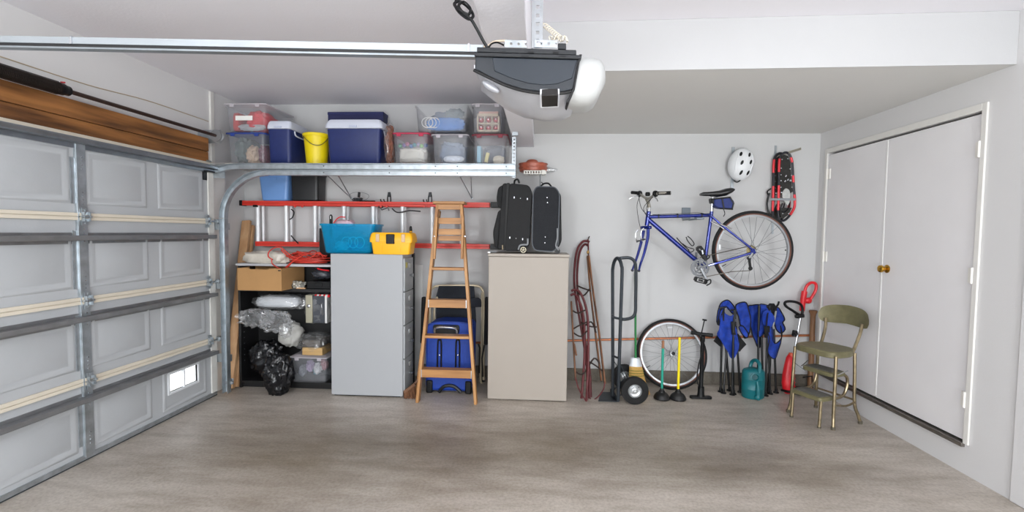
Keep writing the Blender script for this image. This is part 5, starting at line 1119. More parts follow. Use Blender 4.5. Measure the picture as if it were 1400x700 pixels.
# ================================================================== BICYCLE
YBK = 4.40
BB_ = pm('bike_blue', '0c2480', .2, .45, .05, 20, coat=.7); TAN = pm('tyre_tan', '6b4336', .7, 0, .1, 30); RIM = pm('rim_silver', 'a3a6a9', .34, .75, .04, 20); SPK = pm('spoke_steel', '66696c', .4, .5)
def make_wheel(root, c, r, ax, nsp=28, sprockets=True, seedrot=.1, hubw=.045):
    """tyre, rim, hub and spokes of one wheel standing about axis ax"""
    c = Vector(c); ax = Vector(ax).normalized()
    up = (Vector((0, 0, 1)) - ax * ax.z).normalized(); sd = ax.cross(up)
    def torus(R, rt, n=56, m_=10, squash=1.0):
        rings = []
        for i in range(n):
            a = 2 * pi * i / n; d = up * cos(a) + sd * sin(a)
            rings.append([c + d * (R + rt * cos(2 * pi * k / m_)) + ax * (rt * squash * sin(2 * pi * k / m_)) for k in range(m_)])
        return MB().loft(rings, False, True)
    ty = torus(r - .019, .019).build('tyre', RUBBER, root, smooth=70)
    def band(R0, R1, w_, mat, name):
        rings = []
        for i in range(56):
            a = 2 * pi * i / 56; d = up * cos(a) + sd * sin(a)
            rings.append([c + d * R0 - ax * w_, c + d * R1 - ax * w_, c + d * R1 + ax * w_, c + d * R0 + ax * w_])
        return MB().loft(rings, False, True).build(name, mat, root, smooth=30)
    band(r - .037, r - .027, .0175, TAN, 'tan_sidewall'); band(r - .054, r - .036, .012, RIM, 'rim')
    h = MB().lathe([(.008, -hubw - .02), (.008, -hubw), (.024, -hubw + .003), (.024, -hubw + .008), (.013, -hubw + .014), (.013, hubw - .014), (.024, hubw - .008), (.024, hubw - .003), (.008, hubw), (.008, hubw + .02)], c, ax, 16).build('hub', RIM, root)
    if not sprockets: MB().lathe([(0, 0), (.017, 0), (.017, .006), (0, .008)], c - ax * (hubw + .02) if ax.y > 0 else c + ax * (hubw + .02), -ax if ax.y > 0 else ax, 14).build('axle_nut', BLACK, h)
    for i in range(nsp):
        a = 2 * pi * i / nsp + seedrot; s_ = 1 if i % 2 else -1; a2 = a + (.9 if (i // 2) % 2 else -.9)
        p0 = c + (up * cos(a2) + sd * sin(a2)) * .022 + ax * s_ * (hubw - .006); p1 = c + (up * cos(a) + sd * sin(a)) * (r - .052)
        MB().bar(p0, p1, .0022, .0022, ax).build('spoke', SPK, root, smooth=0)
    a = 4.2; d = up * cos(a) + sd * sin(a)
    MB().tube([c + d * (r - .06), c + d * (r - .10)], .004, 6).build('valve', BLACK, root)
    return up, sd
t_ = thing('bicycle', (1.5, YBK, 1.2), 'blue mountain bicycle without front wheel hanging on the back wall', 'bicycle')
B = lambda u, v, y=0: at(u, v, YBK + y)
def ctube(pts, r, name, mat, n=10): return MB().tube(pts, r, n).build(name, mat, t_)
ctube([B(887, 289), B(884.2, 308.5)], .021, 'head_tube', BB_, 14)
ctube([B(887.5, 296.5), B(972.5, 294.2)], .017, 'top_tube', BB_, 12)
ctube([B(886.5, 300), B(961, 364)], .021, 'down_tube', BB_, 12)
ctube([B(973, 289), B(963, 364)], .0165, 'seat_tube', BB_, 12)
hub = B(1029, 343)
for s_ in (-1, 1):
    ctube([B(973.5, 296, s_ * .022), B(985, 306.5, s_ * .04), B(1029, 341, s_ * .066)], .010, 'seat_stay', BB_)
    ctube([B(965, 364, s_ * .03), B(985, 358.5, s_ * .045), B(1030, 345, s_ * .066)], .011, 'chain_stay', BB_)
    MB().prism(P([(1025, 338), (1032, 340), (1034, 346), (1028, 349)], YBK + s_ * .066 - .003), (0, .006, 0)).build('dropout', BB_, t_, bev=.001)
MB().lathe([(.022, -.036), (.022, .036)], B(963, 364), (0, 1, 0), 16).build('bottom_bracket', BB_, t_)
wt = bpy.data.objects.new('rear_wheel', bpy.data.meshes.new('rear_wheel')); 
WH = MB().lathe([(.02, -.05), (.02, .05)], B(1028.5, 342.5), (0, 1, 0), 10).build('rear_wheel', RIM, t_)
make_wheel(WH, B(1028.5, 342.5), .362, (0, 1, 0))
# fork: crown and two blades turned to the left
fc = B(883.5, 311); fl0, fl1 = Vector((-.035, .05, 0)), Vector((.035, -.05, 0))
MB().bar(fc + fl0 * .9, fc + fl1 * .9, .03, .035, (0, 0, 1)).build('fork_crown', BB_, t_, bev=.008)
MB().tube([B(884, 309), B(887.8, 283)], .014, 10).build('steerer', CHROME, t_)
for d, pts in ((fl1, [(886, 313), (885.5, 325), (881, 345), (876, 360), (873.5, 369.5)]), (fl0, [(880, 315), (877, 330), (872, 348), (868, 360), (864.5, 369)])):
    p_ = [at(u, v, YBK + d.y) for u, v in pts]; MB().tube(smooth_path(p_, 4), [.016 - .007 * i / 16 for i in range(17)], 10).build('fork_blade', BB_, t_)
    MB().lathe([(.013, -.006), (.013, .006), (0, .007)], p_[-1] + Vector((0, 0, -.004)), (0, -1, 0), 10).build('fork_dropout', BLACK, t_)
for u, v in ((871, 328), (878.5, 326)):
    MB().tube(smooth_path([at(u, v + 4, YBK - .02), at(u - 2, v - 4, YBK - .03), at(u - 1, v - 11, YBK - .03), at(u + 2, v - 14, YBK - .03)], 4), .006, 6).build('brake_arm', CHROME, t_)
    MB().bar(at(u - 1, v + 2, YBK - .03), at(u + 4, v + 1, YBK - .03), .016, .014).build('brake_block', BLACK, t_, bev=.003)
# stem, bars, grips, levers
MB().tube([B(887.8, 284), B(886, 276), B(884, 272, -.01)], .016, 10).build('stem', pm('stem_grey', '9a968c', .35, .6), t_)
cst = B(884, 271, -.01); g1, g2 = at(917, 263.8, YBK - .22), at(864, 263.2, YBK + .22)
bar = smooth_path([g1, at(899, 264.5, YBK - .17), at(889, 270.5, YBK - .06), cst, at(880, 269, YBK + .06), at(872, 264, YBK + .17), g2], 5)
MB().tube(bar, .0125, 10).build('handlebar', pm('bar_grey', 'a5a29a', .35, .6), t_)
MB().tube([g1, at(899.5, 264.3, YBK - .17)], [.0165, .0165], 12).build('grip', BLACK, t_); MB().tube([g2, at(871, 263.8, YBK + .16)], .0165, 12).build('grip', BLACK, t_)
for c in (at(896, 265, YBK - .155), at(874.5, 265, YBK + .14)):
    MB().lathe([(.0, -.014), (.026, -.014), (.03, 0), (.026, .014), (0, .014)], c, (1, -1, 0), 14).build('shifter', BLACK, t_)
for l_ in ([(893, 268, 4.23), (898, 272, 4.20), (899, 275, 4.17)], [(873, 267, 4.52), (866, 269, 4.55), (860, 272, 4.56)]):
    MB().tube([at(u, v, y) for u, v, y in l_], .005, 6).build('brake_lever', CHROME, t_)
MB().lathe([(0, -.02), (.02, -.016), (.024, 0), (.018, .018), (0, .02)], at(885.5, 265.5, YBK - .03), (0, 0, 1), 12).build('bell', BLACK, t_)
for l_ in ([(876, 266, 4.5), (871, 280, 4.48), (873, 300, 4.42), (877, 317, 4.39)], [(894, 268, 4.24), (886, 276, 4.28), (880, 284, 4.33), (882, 292, 4.36), (887, 297, 4.38)], [(873, 266, 4.5), (876, 282, 4.42), (881, 290, 4.38), (888, 294, 4.375)], [(895, 267, 4.25), (890, 272, 4.25), (884, 284, 4.28), (886, 290, 4.36)]):
    MB().tube(smooth_path([at(u, v, y) for u, v, y in l_], 5), .0028, 5).build('brake_cable', BLACK, t_)
MB().tube(smooth_path([B(892, 293.5, -.019), B(935, 291.8, -.019), B(960, 291.5, -.02), B(978, 299, -.03)], 4), .0026, 5).build('top_tube_cable', BLACK, t_)
q = MB()
for u in (900, 926, 959): q.lathe([(.019, -.006), (.019, .006)], B(u, 296.2 - (u - 887) * .027), (1, 0, 0), 12)
q.build('cable_clip', BLACK, t_)
# saddle, post, bag
ctube([B(973, 290), B(974.5, 270)], .0135, 'seat_post', CHROME)
rings = []
for x_, hw, top_, bot in ((957, .016, 264.5, 267.5), (962, .022, 262.5, 268), (972, .03, 262, 268.5), (983, .05, 260.5, 269), (992, .07, 257.6, 268), (999, .072, 256.8, 264.5), (1001.5, .06, 258, 262)):
    a, b = B(x_, top_), B(x_, bot); rings.append([Vector((a.x, YBK + hw * cos(q_) , (a.z + b.z) / 2 + (a.z - b.z) / 2 * sin(q_))) for q_ in [2 * pi * k / 16 for k in range(16)]])
MB().loft(rings).build('saddle', pm('saddle_black', '1b1b1d', .35, 0, .1, 20), t_, smooth=60)
MB().tube(smooth_path([B(966, 267), B(976, 270), B(992, 266)], 4), .004, 6).build('saddle_rail', CHROME, t_)
BAG = pm('bag_navy', '27346f', .7, 0, .1, 40, .2, 200)
MB().prism(P(rpoly([Vector(p_) for p_ in ((977, 272), (998, 269), (1004.5, 275), (1003, 286), (984, 285), (977, 281))], 3), YBK - .05), (0, .1, 0)).build('saddle_bag', BAG, t_, bev=.01, seg=3)
MB().prism(P([(972, 271), (979, 271), (979, 279), (973, 278)], YBK - .035), (0, .07, 0)).build('bag_front', BLACK, t_, bev=.008)
for l_ in ([(987, 270.5), (990, 285.5)], [(998, 269.5), (1003, 278), (1001, 285.5)], [(978, 272), (999, 269.6)], [(984, 285), (1002, 286)]): MB().tube(P(l_, YBK - .052), .007, 6).build('bag_trim', BLACK, t_)
MB().tube(smooth_path(P([(989, 285), (991, 292), (989, 296)], YBK - .05), 4), .004, 5).build('bag_strap', BLACK, t_)
# drive train
cc = B(957, 366, -.06)
q = MB().lathe([(.062, -.002), (.078, -.002), (.080, 0), (.078, .002), (.062, .002)], cc, (0, 1, 0), 36, True)
for k in range(36): a = 2 * pi * k / 36; q.obox(cc + Vector((.081 * cos(a), 0, .081 * sin(a))), (.007, .0025, .007), Matrix.Rotation(-a, 3, 'Y'))
q.build('chainring', pm('chainring_grey', '66686b', .35, .7, .1, 40), t_, smooth=30)
q = MB().lathe([(.042, -.002), (.056, -.002), (.056, .002), (.042, .002)], cc + Vector((0, .012, 0)), (0, 1, 0), 30, True).lathe([(0, -.012), (.024, -.012), (.024, .03), (0, .03)], cc, (0, 1, 0), 16)
for k in range(5): a = rad(20 + 72 * k); q.bar(cc, cc + Vector((.064 * cos(a), 0, .064 * sin(a))), .005, .014, (0, 1, 0))
q.build('crank_spider', pm('chainring_grey', '66686b', .35, .7), t_)
MB().bar(cc + Vector((0, -.02, 0)), at(966, 382, YBK - .09), .012, .022, (0, 1, 0)).build('crank_arm', pm('crank_grey', '7f8184', .35, .6), t_, bev=.003)
MB().bar(cc + Vector((0, .14, 0)), at(952, 345, YBK + .07), .012, .022, (0, 1, 0)).build('crank_arm', pm('crank_grey', '7f8184', .35, .6), t_, bev=.003)
def pedal(c, rot):
    q = MB(); R = Matrix.Rotation(rot, 3, 'Y'); c = Vector(c)
    for d, s in (((0, 0, .018), (.10, .07, .012)), ((0, 0, -.018), (.085, .07, .010)), ((.045, 0, 0), (.012, .07, .03)), ((-.048, 0, 0), (.012, .07, .03))): q.obox(c + R @ Vector(d), s, R)
    q.obox(c, (.02, .08, .016), R); q.build('pedal', BLACK, t_, bev=.003)
    MB().tube(smooth_path([c + R @ Vector(p_) for p_ in ((.05, 0, .01), (.075, -.01, .03), (.085, -.01, .0), (.06, 0, -.03))], 4), .006, 6).build('toe_clip', BLACK, t_)
pedal(at(958, 383.5, YBK - .10), .25); pedal(at(959, 344, YBK + .02), .9)
MB().obox(at(963, 352, YBK - .05), (.035, .03, .06), Matrix.Rotation(-.5, 3, 'Y')).build('front_derailleur', BLACK, t_, bev=.005)
MB().tube([B(960, 342, -.03), B(962, 352, -.04)], .010, 6).build('derailleur_clamp', RIM, t_)
cs = B(1028.5, 342.5, -.05)
q = MB()
for k, r_ in enumerate((.045, .038, .031, .025)): q.lathe([(.012, -.0015), (r_, -.0015), (r_, .0015), (.012, .0015)], cs + Vector((0, .018 - .006 * k, 0)), (0, 1, 0), 24, True)
q.build('cassette', pm('cassette_gold', 'b5a679', .35, .7), t_, smooth=30)
j0, j1 = B(1024, 353, -.07), B(1026, 367, -.065)
for j in (j0, j1): MB().lathe([(0, -.005), (.018, -.005), (.018, .005), (0, .005)], j, (0, 1, 0), 14).build('jockey_wheel', BLACK, t_)
MB().bar(j0, j1, .012, .022, (0, 1, 0)).build('derailleur_cage', BLACK, t_, bev=.003); MB().bar(B(1029, 346, -.07), j0, .018, .02, (0, 1, 0)).build('rear_derailleur', RIM, t_, bev=.004)
q = MB(); ch = [B(957, 352, -.06), B(1028, 335.5, -.05), B(1034, 341, -.05), B(1030, 349, -.06), B(1022, 352, -.065), B(1025, 360, -.065), B(1026, 370, -.065), B(1000, 371.5, -.062), B(957, 380, -.06)]
q.tube(ch, .0042, 5); q.build('chain', pm('chain_dark', '6a655c', .4, .7, .3, 200), t_)
MB().tube(smooth_path(P([(933, 333), (940, 338), (949, 341), (944, 345), (940, 340)], YBK - .03), 4), .004, 6).tube(smooth_path(P([(938, 324), (940, 329), (946, 336), (949, 333), (944, 326), (940, 323)], YBK - .035), 4), .0045, 6).tube(smooth_path(P([(925, 325), (933, 334), (942, 342)], YBK - .028), 4), .0045, 6).build('bottle_cage', BLACK, t_)
MB().tube(P([(972, 303), (984, 309), (990, 313)], YBK - .05), .007, 6).tube(P([(984, 306), (1000, 313)], YBK - .055), .006, 6).build('rear_brake', CHROME, t_)
q = MB(); q.obox(B(984, 338, -.012), (.018, .006, .05)); q.build('reflector', pm('reflector_clear', 'e4e6e8', .15), t_, bev=.002)
q = MB(); q.obox(B(1074, 342, -.012), (.012, .006, .012)); q.build('spoke_bead', BLACK, t_, bev=.002)
# bracket that carries it
c = at(938, 291.5, 4.79)
t_ = thing('bike_bracket', (c.x, 4.79, c.z), 'grey wall bracket under the top tube of the blue bicycle', 'bracket')
GB_ = pm('bracket_grey', '7d868e', .5, .2, .06, 14)
MB().box(c.x - .042, c.x + .042, 4.785, 4.799, c.z - .055, c.z + .055).build('wall_plate', GB_, t_, bev=.003)
zz = B(938, 295.2).z - .0185
for s_ in (-.03, .03): MB().box(c.x + s_ - .006, c.x + s_ + .006, 4.37, 4.79, zz - .013, zz - .001).build('arm', GB_, t_, bev=.003)
MB().box(c.x - .036, c.x + .036, 4.425, 4.431, zz - .012, zz + .02).build('rear_stop', GB_, t_, bev=.002); MB().box(c.x - .036, c.x + .036, 4.37, 4.376, zz - .013, zz + .004).build('front_lip', GB_, t_, bev=.003)
# ================================================================== SPARE WHEEL
b = at(921, 536, 4.55); rw = .343; th = math.asin(min(1, (4.755 - 4.56) / (2 * rw)))
ax = Vector((0, cos(th), -sin(th))); cw = Vector((b.x, 4.56 + rw * sin(th), rw * cos(th) + .004))
t_ = thing('bicycle_wheel', (b.x, 4.56, 0), 'loose bicycle wheel leaning on the back wall behind the plungers', 'wheel')
up_, sd_ = make_wheel(t_, cw, rw, ax, 28, False)
MB().obox(cw + up_ * (rw - .085) , (.05, .005, .016)).build('reflector', pm('reflector_clear', 'e4e6e8', .15), t_, bev=.002)
# ================================================================== HELMET AND SNOWSHOES
c = at(1014, 224.5, 4.70)
t_ = thing('bike_helmet', (c.x, 4.72, c.z), 'white bicycle helmet with dark vents hanging high on the back wall', 'helmet')
HW_ = pm('helmet_white', 'e8eaec', .35, 0, .02, 8)
a0 = .16; rx, rz_, ry = .118, .158, .095
def hpt(u, v, k=1.0):
    """point on the shell: u,v in the unit disc"""
    r2 = min(1, u * u + v * v); y = -ry * (1 - r2) ** .5
    x = u * rx; z = v * rz_; xr = x * cos(a0) + z * sin(a0) ; zr = -x * sin(a0) + z * cos(a0)
    return c + Vector((xr * k, y * k + .015, zr * k))
rings = []
for i in range(13):
    r = sin(pi / 2 * i / 12); rings.append([hpt(r * cos(2 * pi * k / 36), r * sin(2 * pi * k / 36)) for k in range(36)])
mb = MB().loft(rings[:], False); inner_r = [[p_ + Vector((0, .02, 0)) + (c - p_) * .06 for p_ in r] for r in rings]
rings = [[hpt(max(.002, sin(pi / 2 * i / 12)) * cos(2 * pi * k / 36), max(.002, sin(pi / 2 * i / 12)) * sin(2 * pi * k / 36)) for k in range(36)] for i in range(13)]
rim = [[p_ + Vector((0, .03, 0)) + (Vector((c.x, p_.y, c.z)) - p_) * .03 for p_ in rings[-1]]]
inn = [[Vector((c.x, 0, c.z)) + (Vector((p_.x, 0, p_.z)) - Vector((c.x, 0, c.z))) * .9 + Vector((0, p_.y * 1.0 + (.025), 0)) for p_ in r] for r in rings[::-1]]
MB().loft(rings + rim + inn).build('shell', HW_, t_, smooth=50)
for v0 in (0, ):
    for s_ in (-.66, .66):
        pts = [hpt(s_ * (1 - .25 * abs(v)) + .02 * v, v, 1.01) for v in [-.7 + 1.4 * k / 10 for k in range(11)]]
        MB().tube(pts, .004, 6).build('ridge', HW_, t_)
for u, v in ((-.40, .52), (.26, .55), (-.25, .0), (.45, .12), (-.12, -.58), (.45, -.52)):
    pts = [hpt(u + .092 * cos(a) + .03 * sin(a), v + .14 * sin(a), 1.0) + Vector((0, -.006, 0)) for a in [2 * pi * k / 14 for k in range(14)]]
    MB().prism(pts, (0, .012, 0)).build('vent', BLACK, t_)
MB().tube(smooth_path(P([(1003, 247), (1008, 249), (1012, 246), (1009, 244)], 4.70), 4), .006, 6).build('chin_strap', BLACK, t_)
def wallstrip(label, u0, v0, u1, v1, w_):
    p0, p1 = at(u0, v0, 4.795), at(u1, v1, 4.795); r = thing('wall_hook', (p0.x, 4.79, p1.z), label, 'hook', 'metal wall hooks')
    MB().box(p0.x - w_ / 2, p0.x + w_ / 2, 4.788, 4.799, p1.z, p0.z).build('strip', GALV, r, bev=.001); return r, p0
r, p0 = wallstrip('grey metal wall strip that the white helmet hangs from', 1002.5, 201, 1001.5, 260, .026)
MB().tube(smooth_path([(p0.x + .02, 4.79, c.z + .06), (p0.x + .03, 4.74, c.z + .05), (p0.x + .04, 4.70, c.z + .06)], 4), .006, 6).build('prong', GALV, r)
r, p0 = wallstrip('grey metal wall strip that the snowshoes hang from', 1060.5, 199, 1061, 320, .018)
hz = at(1072, 212, 4.72).z
MB().bar((p0.x + .01, 4.785, hz), (p0.x + .14, 4.60, hz + .04), .022, .006, (0, 0, 1)).build('prong', pm('prong_steel', 'b9b4a6', .35, .7), r)
SB = pm('snowshoe_tube_dark', '26262c', .4, .2, .1, 20); SRED = pm('snowshoe_red', 'cc2430', .35, .2, .05, 20); DECK = pm('snowshoe_deck', '23221f', .7, 0, .2, 50)
def snowshoe(label, dx, dy, Y, scale=1.0):
    T = lambda l_: [at(u * 1.0 + dx, v + dy, Y) for u, v in l_]
    o_ = [(1065.3, 222), (1067, 214), (1071.5, 209.3), (1076.5, 209), (1080.5, 213.5), (1083, 222), (1084.2, 240), (1085.4, 258), (1086.6, 273), (1086, 283), (1081.5, 292), (1075, 299.5), (1069, 302), (1065, 299.5), (1063.8, 291), (1064.3, 275), (1064.6, 258), (1064.8, 240)]
    r = thing('snowshoe', T([(1075, 255)])[0], label, 'snowshoe', 'pair of red and black snowshoes')
    path = smooth_path(T(o_), 4, True)
    MB().tube(path, .0115, 8, True).build('frame', SB, r)
    n = len(path)
    for i0, i1 in ((-3, 2), (17, 20), (24, 26), (30, 41), (57, 65)):
        MB().tube([path[i % n] for i in range(i0, i1 + 1)], .0125, 8).build('red_sleeve', SRED, r)
    d_ = [(1067, 216), (1073, 212), (1078, 213), (1081, 222), (1083, 255), (1084, 262), (1078, 266), (1068, 266), (1066.5, 255)]
    MB().prism(T(d_), (0, .004, 0)).build('deck', DECK, r, bev=.001)
    MB().prism(T([(1066, 284), (1083, 284), (1078, 294), (1070, 299), (1067, 297)]), (0, .004, 0)).build('tail_deck', DECK, r, bev=.001)
    q = MB()
    for u, v in ((1069, 218), (1077, 217), (1067.8, 230), (1080, 231), (1067.5, 239), (1067.5, 247), (1081.5, 247), (1067.3, 256), (1082.5, 256), (1070, 292), (1078, 292), (1068, 263), (1082, 240)):
        q.lathe([(0, -.004), (.0062, -.003), (.0062, .004)], T([(u, v)])[0] + Vector((0, -.002, 0)), (0, 1, 0), 8)
    tag(q.build('rivet', CHROME, r), kind='stuff')
    cp = rpoly([Vector(p_) for p_ in ((1070, 262), (1074, 257), (1079, 259), (1081, 266), (1080, 276), (1077, 282), (1073, 276), (1070, 270))], 2, 3)
    MB().prism([at(p_.x + dx, p_.y + dy, Y - .018) for p_ in cp], (0, .012, 0)).build('crampon', pm('crampon_steel', 'c7c9c6', .3, .7, .1, 40), r, bev=.002)
    for a in T([(1073, 241), (1076, 246), (1079, 247), (1072, 248)]): MB().obox(a + Vector((0, -.012, 0)), (.012, .02, .02), Matrix.Rotation(.5, 3, 'Y')).build('heel_tooth', CHROME, r, bev=.002)
    MB().tube(smooth_path(T([(1070, 278), (1067, 286), (1072, 290), (1078, 285), (1080, 276)]), 4), .007, 6).build('binding_strap', BLACK, r)
    return r
snowshoe('front red and black snowshoe of the hanging pair, nearer the right door', 0, 0, 4.70)
snowshoe('rear red and black snowshoe of the hanging pair, half hidden on the left', -7.5, 1, 4.752)
t_ = thing('tie_strap', at(1070, 272, 4.67), 'grey webbing strap tied round both snowshoes', 'strap')
q = MB().bar(at(1052, 272.5, 4.69), at(1087.5, 272.5, 4.675), .004, .022, (0, 1, 0)); q.build('strap', pm('webbing_grey', '8c8f93', .7), t_)
MB().tube(smooth_path(P([(1052, 264), (1049, 276), (1050, 288), (1056, 298)], 4.76), 4), .009, 6).tube(smooth_path(P([(1054, 258), (1049, 262), (1051, 268)], 4.76), 4), .007, 6).build('loose_end', BLACK, t_)
# ================================================================== PLUNGERS AND FLOOR PUMP
RB = pm('plunger_rubber', '111112', .5, 0, .2, 20)
def plunger(label, u, v, top, mat, tip, Y):
    c = at(u, v, Y); r = thing('plunger', (c.x, Y, 0), label, 'plunger', 'plungers in front of the loose wheel')
    MB().lathe([(.056, 0), (.070, .004), (.073, .014), (.069, .022), (.064, .036), (.05, .054), (.034, .064), (.028, .068), (.026, .078), (.017, .086), (.014, .10), (0, .10)], (c.x, Y, 0), n=26).build('cup', RB, r)
    zt = at(u, top, Y).z
    MB().lathe([(.0115, .098), (.0115, zt - .005), (.006, zt), (0, zt)], (c.x + 0, Y, 0), n=12).build('handle', mat, r)
    if tip: MB().lathe([(.0122, zt - .07), (.0122, zt - .004), (.006, zt + .001), (0, zt + .001)], (c.x, Y, 0), n=12).build('handle_tip', tip, r)
plunger('plunger with teal green handle and brown tip', 904.5, 545, 465.5, pm('handle_teal', '1f9a84', .45, 0, .05, 14), pm('tip_brown', '9a6a4a', .5), 4.31)
plunger('plunger with bright yellow handle', 926.8, 545, 461, YELLOW, None, 4.31)
Y = 4.36; c = at(958, 543, Y)
t_ = thing('floor_pump', (c.x, Y, 0), 'black bicycle floor pump right of the yellow plunger', 'pump')
MB().prism([(p_.x, p_.y, .001) for p_ in rpoly([Vector(p_) for p_ in ((c.x - .098, Y - .03), (c.x + .098, Y - .03), (c.x + .098, Y + .03), (c.x - .098, Y + .03))], .028)], (0, 0, .02)).build('foot_plate', BLACK, t_, bev=.005)
zt = at(958, 459, Y).z
MB().lathe([(.034, .021), (.03, .04), (.028, .11), (.02, .115), (.018, .13), (.017, zt - .06), (.022, zt - .05), (.022, zt - .005), (.012, zt), (0, zt)], (c.x, Y, 0), n=18).build('barrel', BLACK, t_)
MB().tube([at(945, 454.5, Y), at(958, 456.5, Y), at(974, 458.5, Y)], [.0185, .015, .0185], 10).build('cross_handle', BLACK, t_)
MB().tube([at(959, 456, Y), at(963, 438, Y)], .006, 8).tube([at(960.5, 437, Y), at(966, 438, Y)], .008, 8).build('plunger_rod', BLACK, t_)
MB().tube(smooth_path([at(957, 530, Y - .02), at(953, 520, Y - .035), at(955, 500, Y - .03), at(960, 480, Y - .025), at(959, 466, Y - .02)], 5), .006, 7).build('hose', BLACK, t_)
# ================================================================== FOLDED CAMP CHAIRS
CB = pm('camp_blue', '0d3596', .75, 0, .35, 22, .2, 180); CBK = pm('camp_black_fabric', '0e0f11', .85, 0, .2, 40); TUBE = pm('camp_tube', '101113', .35, .3, .1, 20)
def camp_panel(r, outline, Y, amp, ph, fx=26, fz=9, mat=None, piping=True, name='fabric_panel', tiltx=0):
    pts = P(outline, Y) if not isinstance(outline[0], Vector) else outline
    pts = smooth_path(pts, 3, True) if mat is None else pts; c0 = sum(pts, Vector()) / len(pts)
    fn = lambda p_: amp * 1.5 * sin((p_.x - c0.x) * fx * 1.3 + ph + (p_.z - c0.z) * fz) + amp * .7 * sin((p_.x - c0.x) * 60 - (p_.z - c0.z) * 22 + ph) + tiltx * (p_.x - c0.x)
    sheet(MB(), pts, 3, fn).build(name, mat or CB, r, smooth=80, solid=.006)
    if piping: MB().tube([p_ + Vector((0, fn(p_) - .002, 0)) for p_ in pts], .0058, 6, True).build('piping', CBK, r)
def leg(r, u0, v0, u1, v1, Y0, Y1, foot=True):
    a, b = at(u0, v0, Y0), at(u1, v1, Y1); 
    if foot: b.z = .012
    MB().tube([a, b], .0105, 8).build('leg', TUBE, r)
    if foot: MB().lathe([(.026, -.011), (.026, -.003), (.014, .004), (.013, .03)], b, (0, 0, 1), 12).build('foot', BLACK, r)
t_ = thing('folded_camp_chair', (1.87, 4.5, 0), 'folded blue camp chair on the left, beside the floor pump', 'chair', 'folded blue camp chairs')
for u0, u1, y0, y1 in ((987, 985, 4.56, 4.56), (996, 989, 4.58, 4.52), (990, 997, 4.60, 4.60), (1003, 1001, 4.50, 4.48), (1006, 1012, 4.55, 4.56), (1001, 1003, 4.53, 4.50)): leg(t_, u0, 446, u1, 538, y0, y1)
camp_panel(t_, [(980, 440), (983, 418), (990, 411.5), (997, 411), (1003, 418), (1006, 430), (1001, 428), (996, 421), (990, 420), (985, 430), (984, 444)], 4.53, .012, 0)
camp_panel(t_, [(989, 422), (992, 428), (998, 432), (1002, 430), (1000, 445), (1003, 455), (1010, 470), (1006, 488), (1000, 490), (995, 480), (985, 466), (980, 456), (984, 446)], 4.49, .014, 1.2, piping=False)
camp_panel(t_, [(975, 466), (983, 455), (987, 462), (986, 475)], 4.515, .004, .3, mat=CBK, piping=False, name='arm_rest')
camp_panel(t_, [(1003, 452), (1010, 457), (1020.5, 471), (1011, 481), (1004, 470)], 4.52, .006, .6, mat=CBK, piping=False, name='arm_rest')
camp_panel(t_, [(1006, 420), (1013, 414), (1019, 413.5), (1023, 424), (1026, 448), (1023, 461), (1018, 462), (1014, 448), (1010, 434)], 4.54, .012, 2)
camp_panel(t_, [(1010, 447), (1016, 446), (1023, 456), (1021, 462), (1014, 456)], 4.50, .004, 1)
camp_panel(t_, [(985, 420), (991, 420), (990, 440), (985, 447), (981, 442)], 4.505, .005, 2, mat=CBK, piping=False, name='back_lining')
for l_ in ([(984, 421), (992, 420)], [(999, 424), (1006, 423), (1005, 436)], [(1004, 424), (1003, 455)]): MB().tube(P(l_, 4.478), .009, 7).build('joint_sleeve', BLACK, t_)
MB().prism(P([(1000, 440), (1007, 440), (1007, 458), (1001, 458)], 4.475), (0, .02, 0)).build('hub', BLACK, t_, bev=.005)
t_ = thing('folded_camp_chair', (2.13, 4.52, 0), 'folded blue camp chair on the right, behind the teal watering can', 'chair', 'folded blue camp chairs')
for u0, u1, y0, y1 in ((1037, 1036, 4.60, 4.58), (1041, 1043, 4.62, 4.60), (1049, 1047, 4.50, 4.48), (1050, 1053, 4.55, 4.54), (1058, 1061, 4.58, 4.58), (1056, 1050, 4.55, 4.56)): leg(t_, u0, 450, u1, 536, y0, y1)
camp_panel(t_, [(1021, 420), (1030, 418), (1038, 416.5), (1042, 425), (1041, 455), (1040, 475), (1034, 472), (1029, 460), (1024, 445)], 4.60, .014, 1)
camp_panel(t_, [(1038, 418), (1048, 417), (1053, 425), (1050, 440), (1046, 455), (1036, 460), (1039, 440)], 4.53, .012, 2.2)
camp_panel(t_, [(1050, 428), (1056, 438), (1055, 455), (1060, 470), (1068, 462), (1067, 445), (1068, 470), (1063, 486), (1054, 489), (1048, 478), (1050, 460), (1046, 445)], 4.49, .014, .5)
camp_panel(t_, [(1043, 430), (1049, 424), (1056, 430), (1058, 442), (1052, 448), (1045, 444)], 4.485, .010, 2.6, piping=False)
camp_panel(t_, [(1062, 420), (1068, 427), (1071, 436), (1069, 441), (1073, 450), (1068, 456), (1062, 450), (1060, 434)], 4.56, .012, 3)
camp_panel(t_, [(1047, 419), (1052, 414.5), (1059, 415), (1063, 421), (1061, 434), (1056, 430), (1051, 425)], 4.525, .006, 0, mat=CBK, piping=False, name='back_lining')
MB().tube(P([(1058, 425), (1064, 416), (1065, 412)], 4.51), .009, 7).build('joint_sleeve', BLACK, t_); MB().tube(P([(1061, 425), (1057, 447)], 4.475), .008, 7).build('joint_sleeve', GREYP, t_)
MB().tube(P([(1038, 418), (1037, 452)], 4.51), .011, 7).build('joint_sleeve', BLACK, t_)
MB().prism(P([(1045, 446), (1053, 446), (1053, 462), (1046, 462)], 4.475), (0, .02, 0)).build('hub', BLACK, t_, bev=.005)
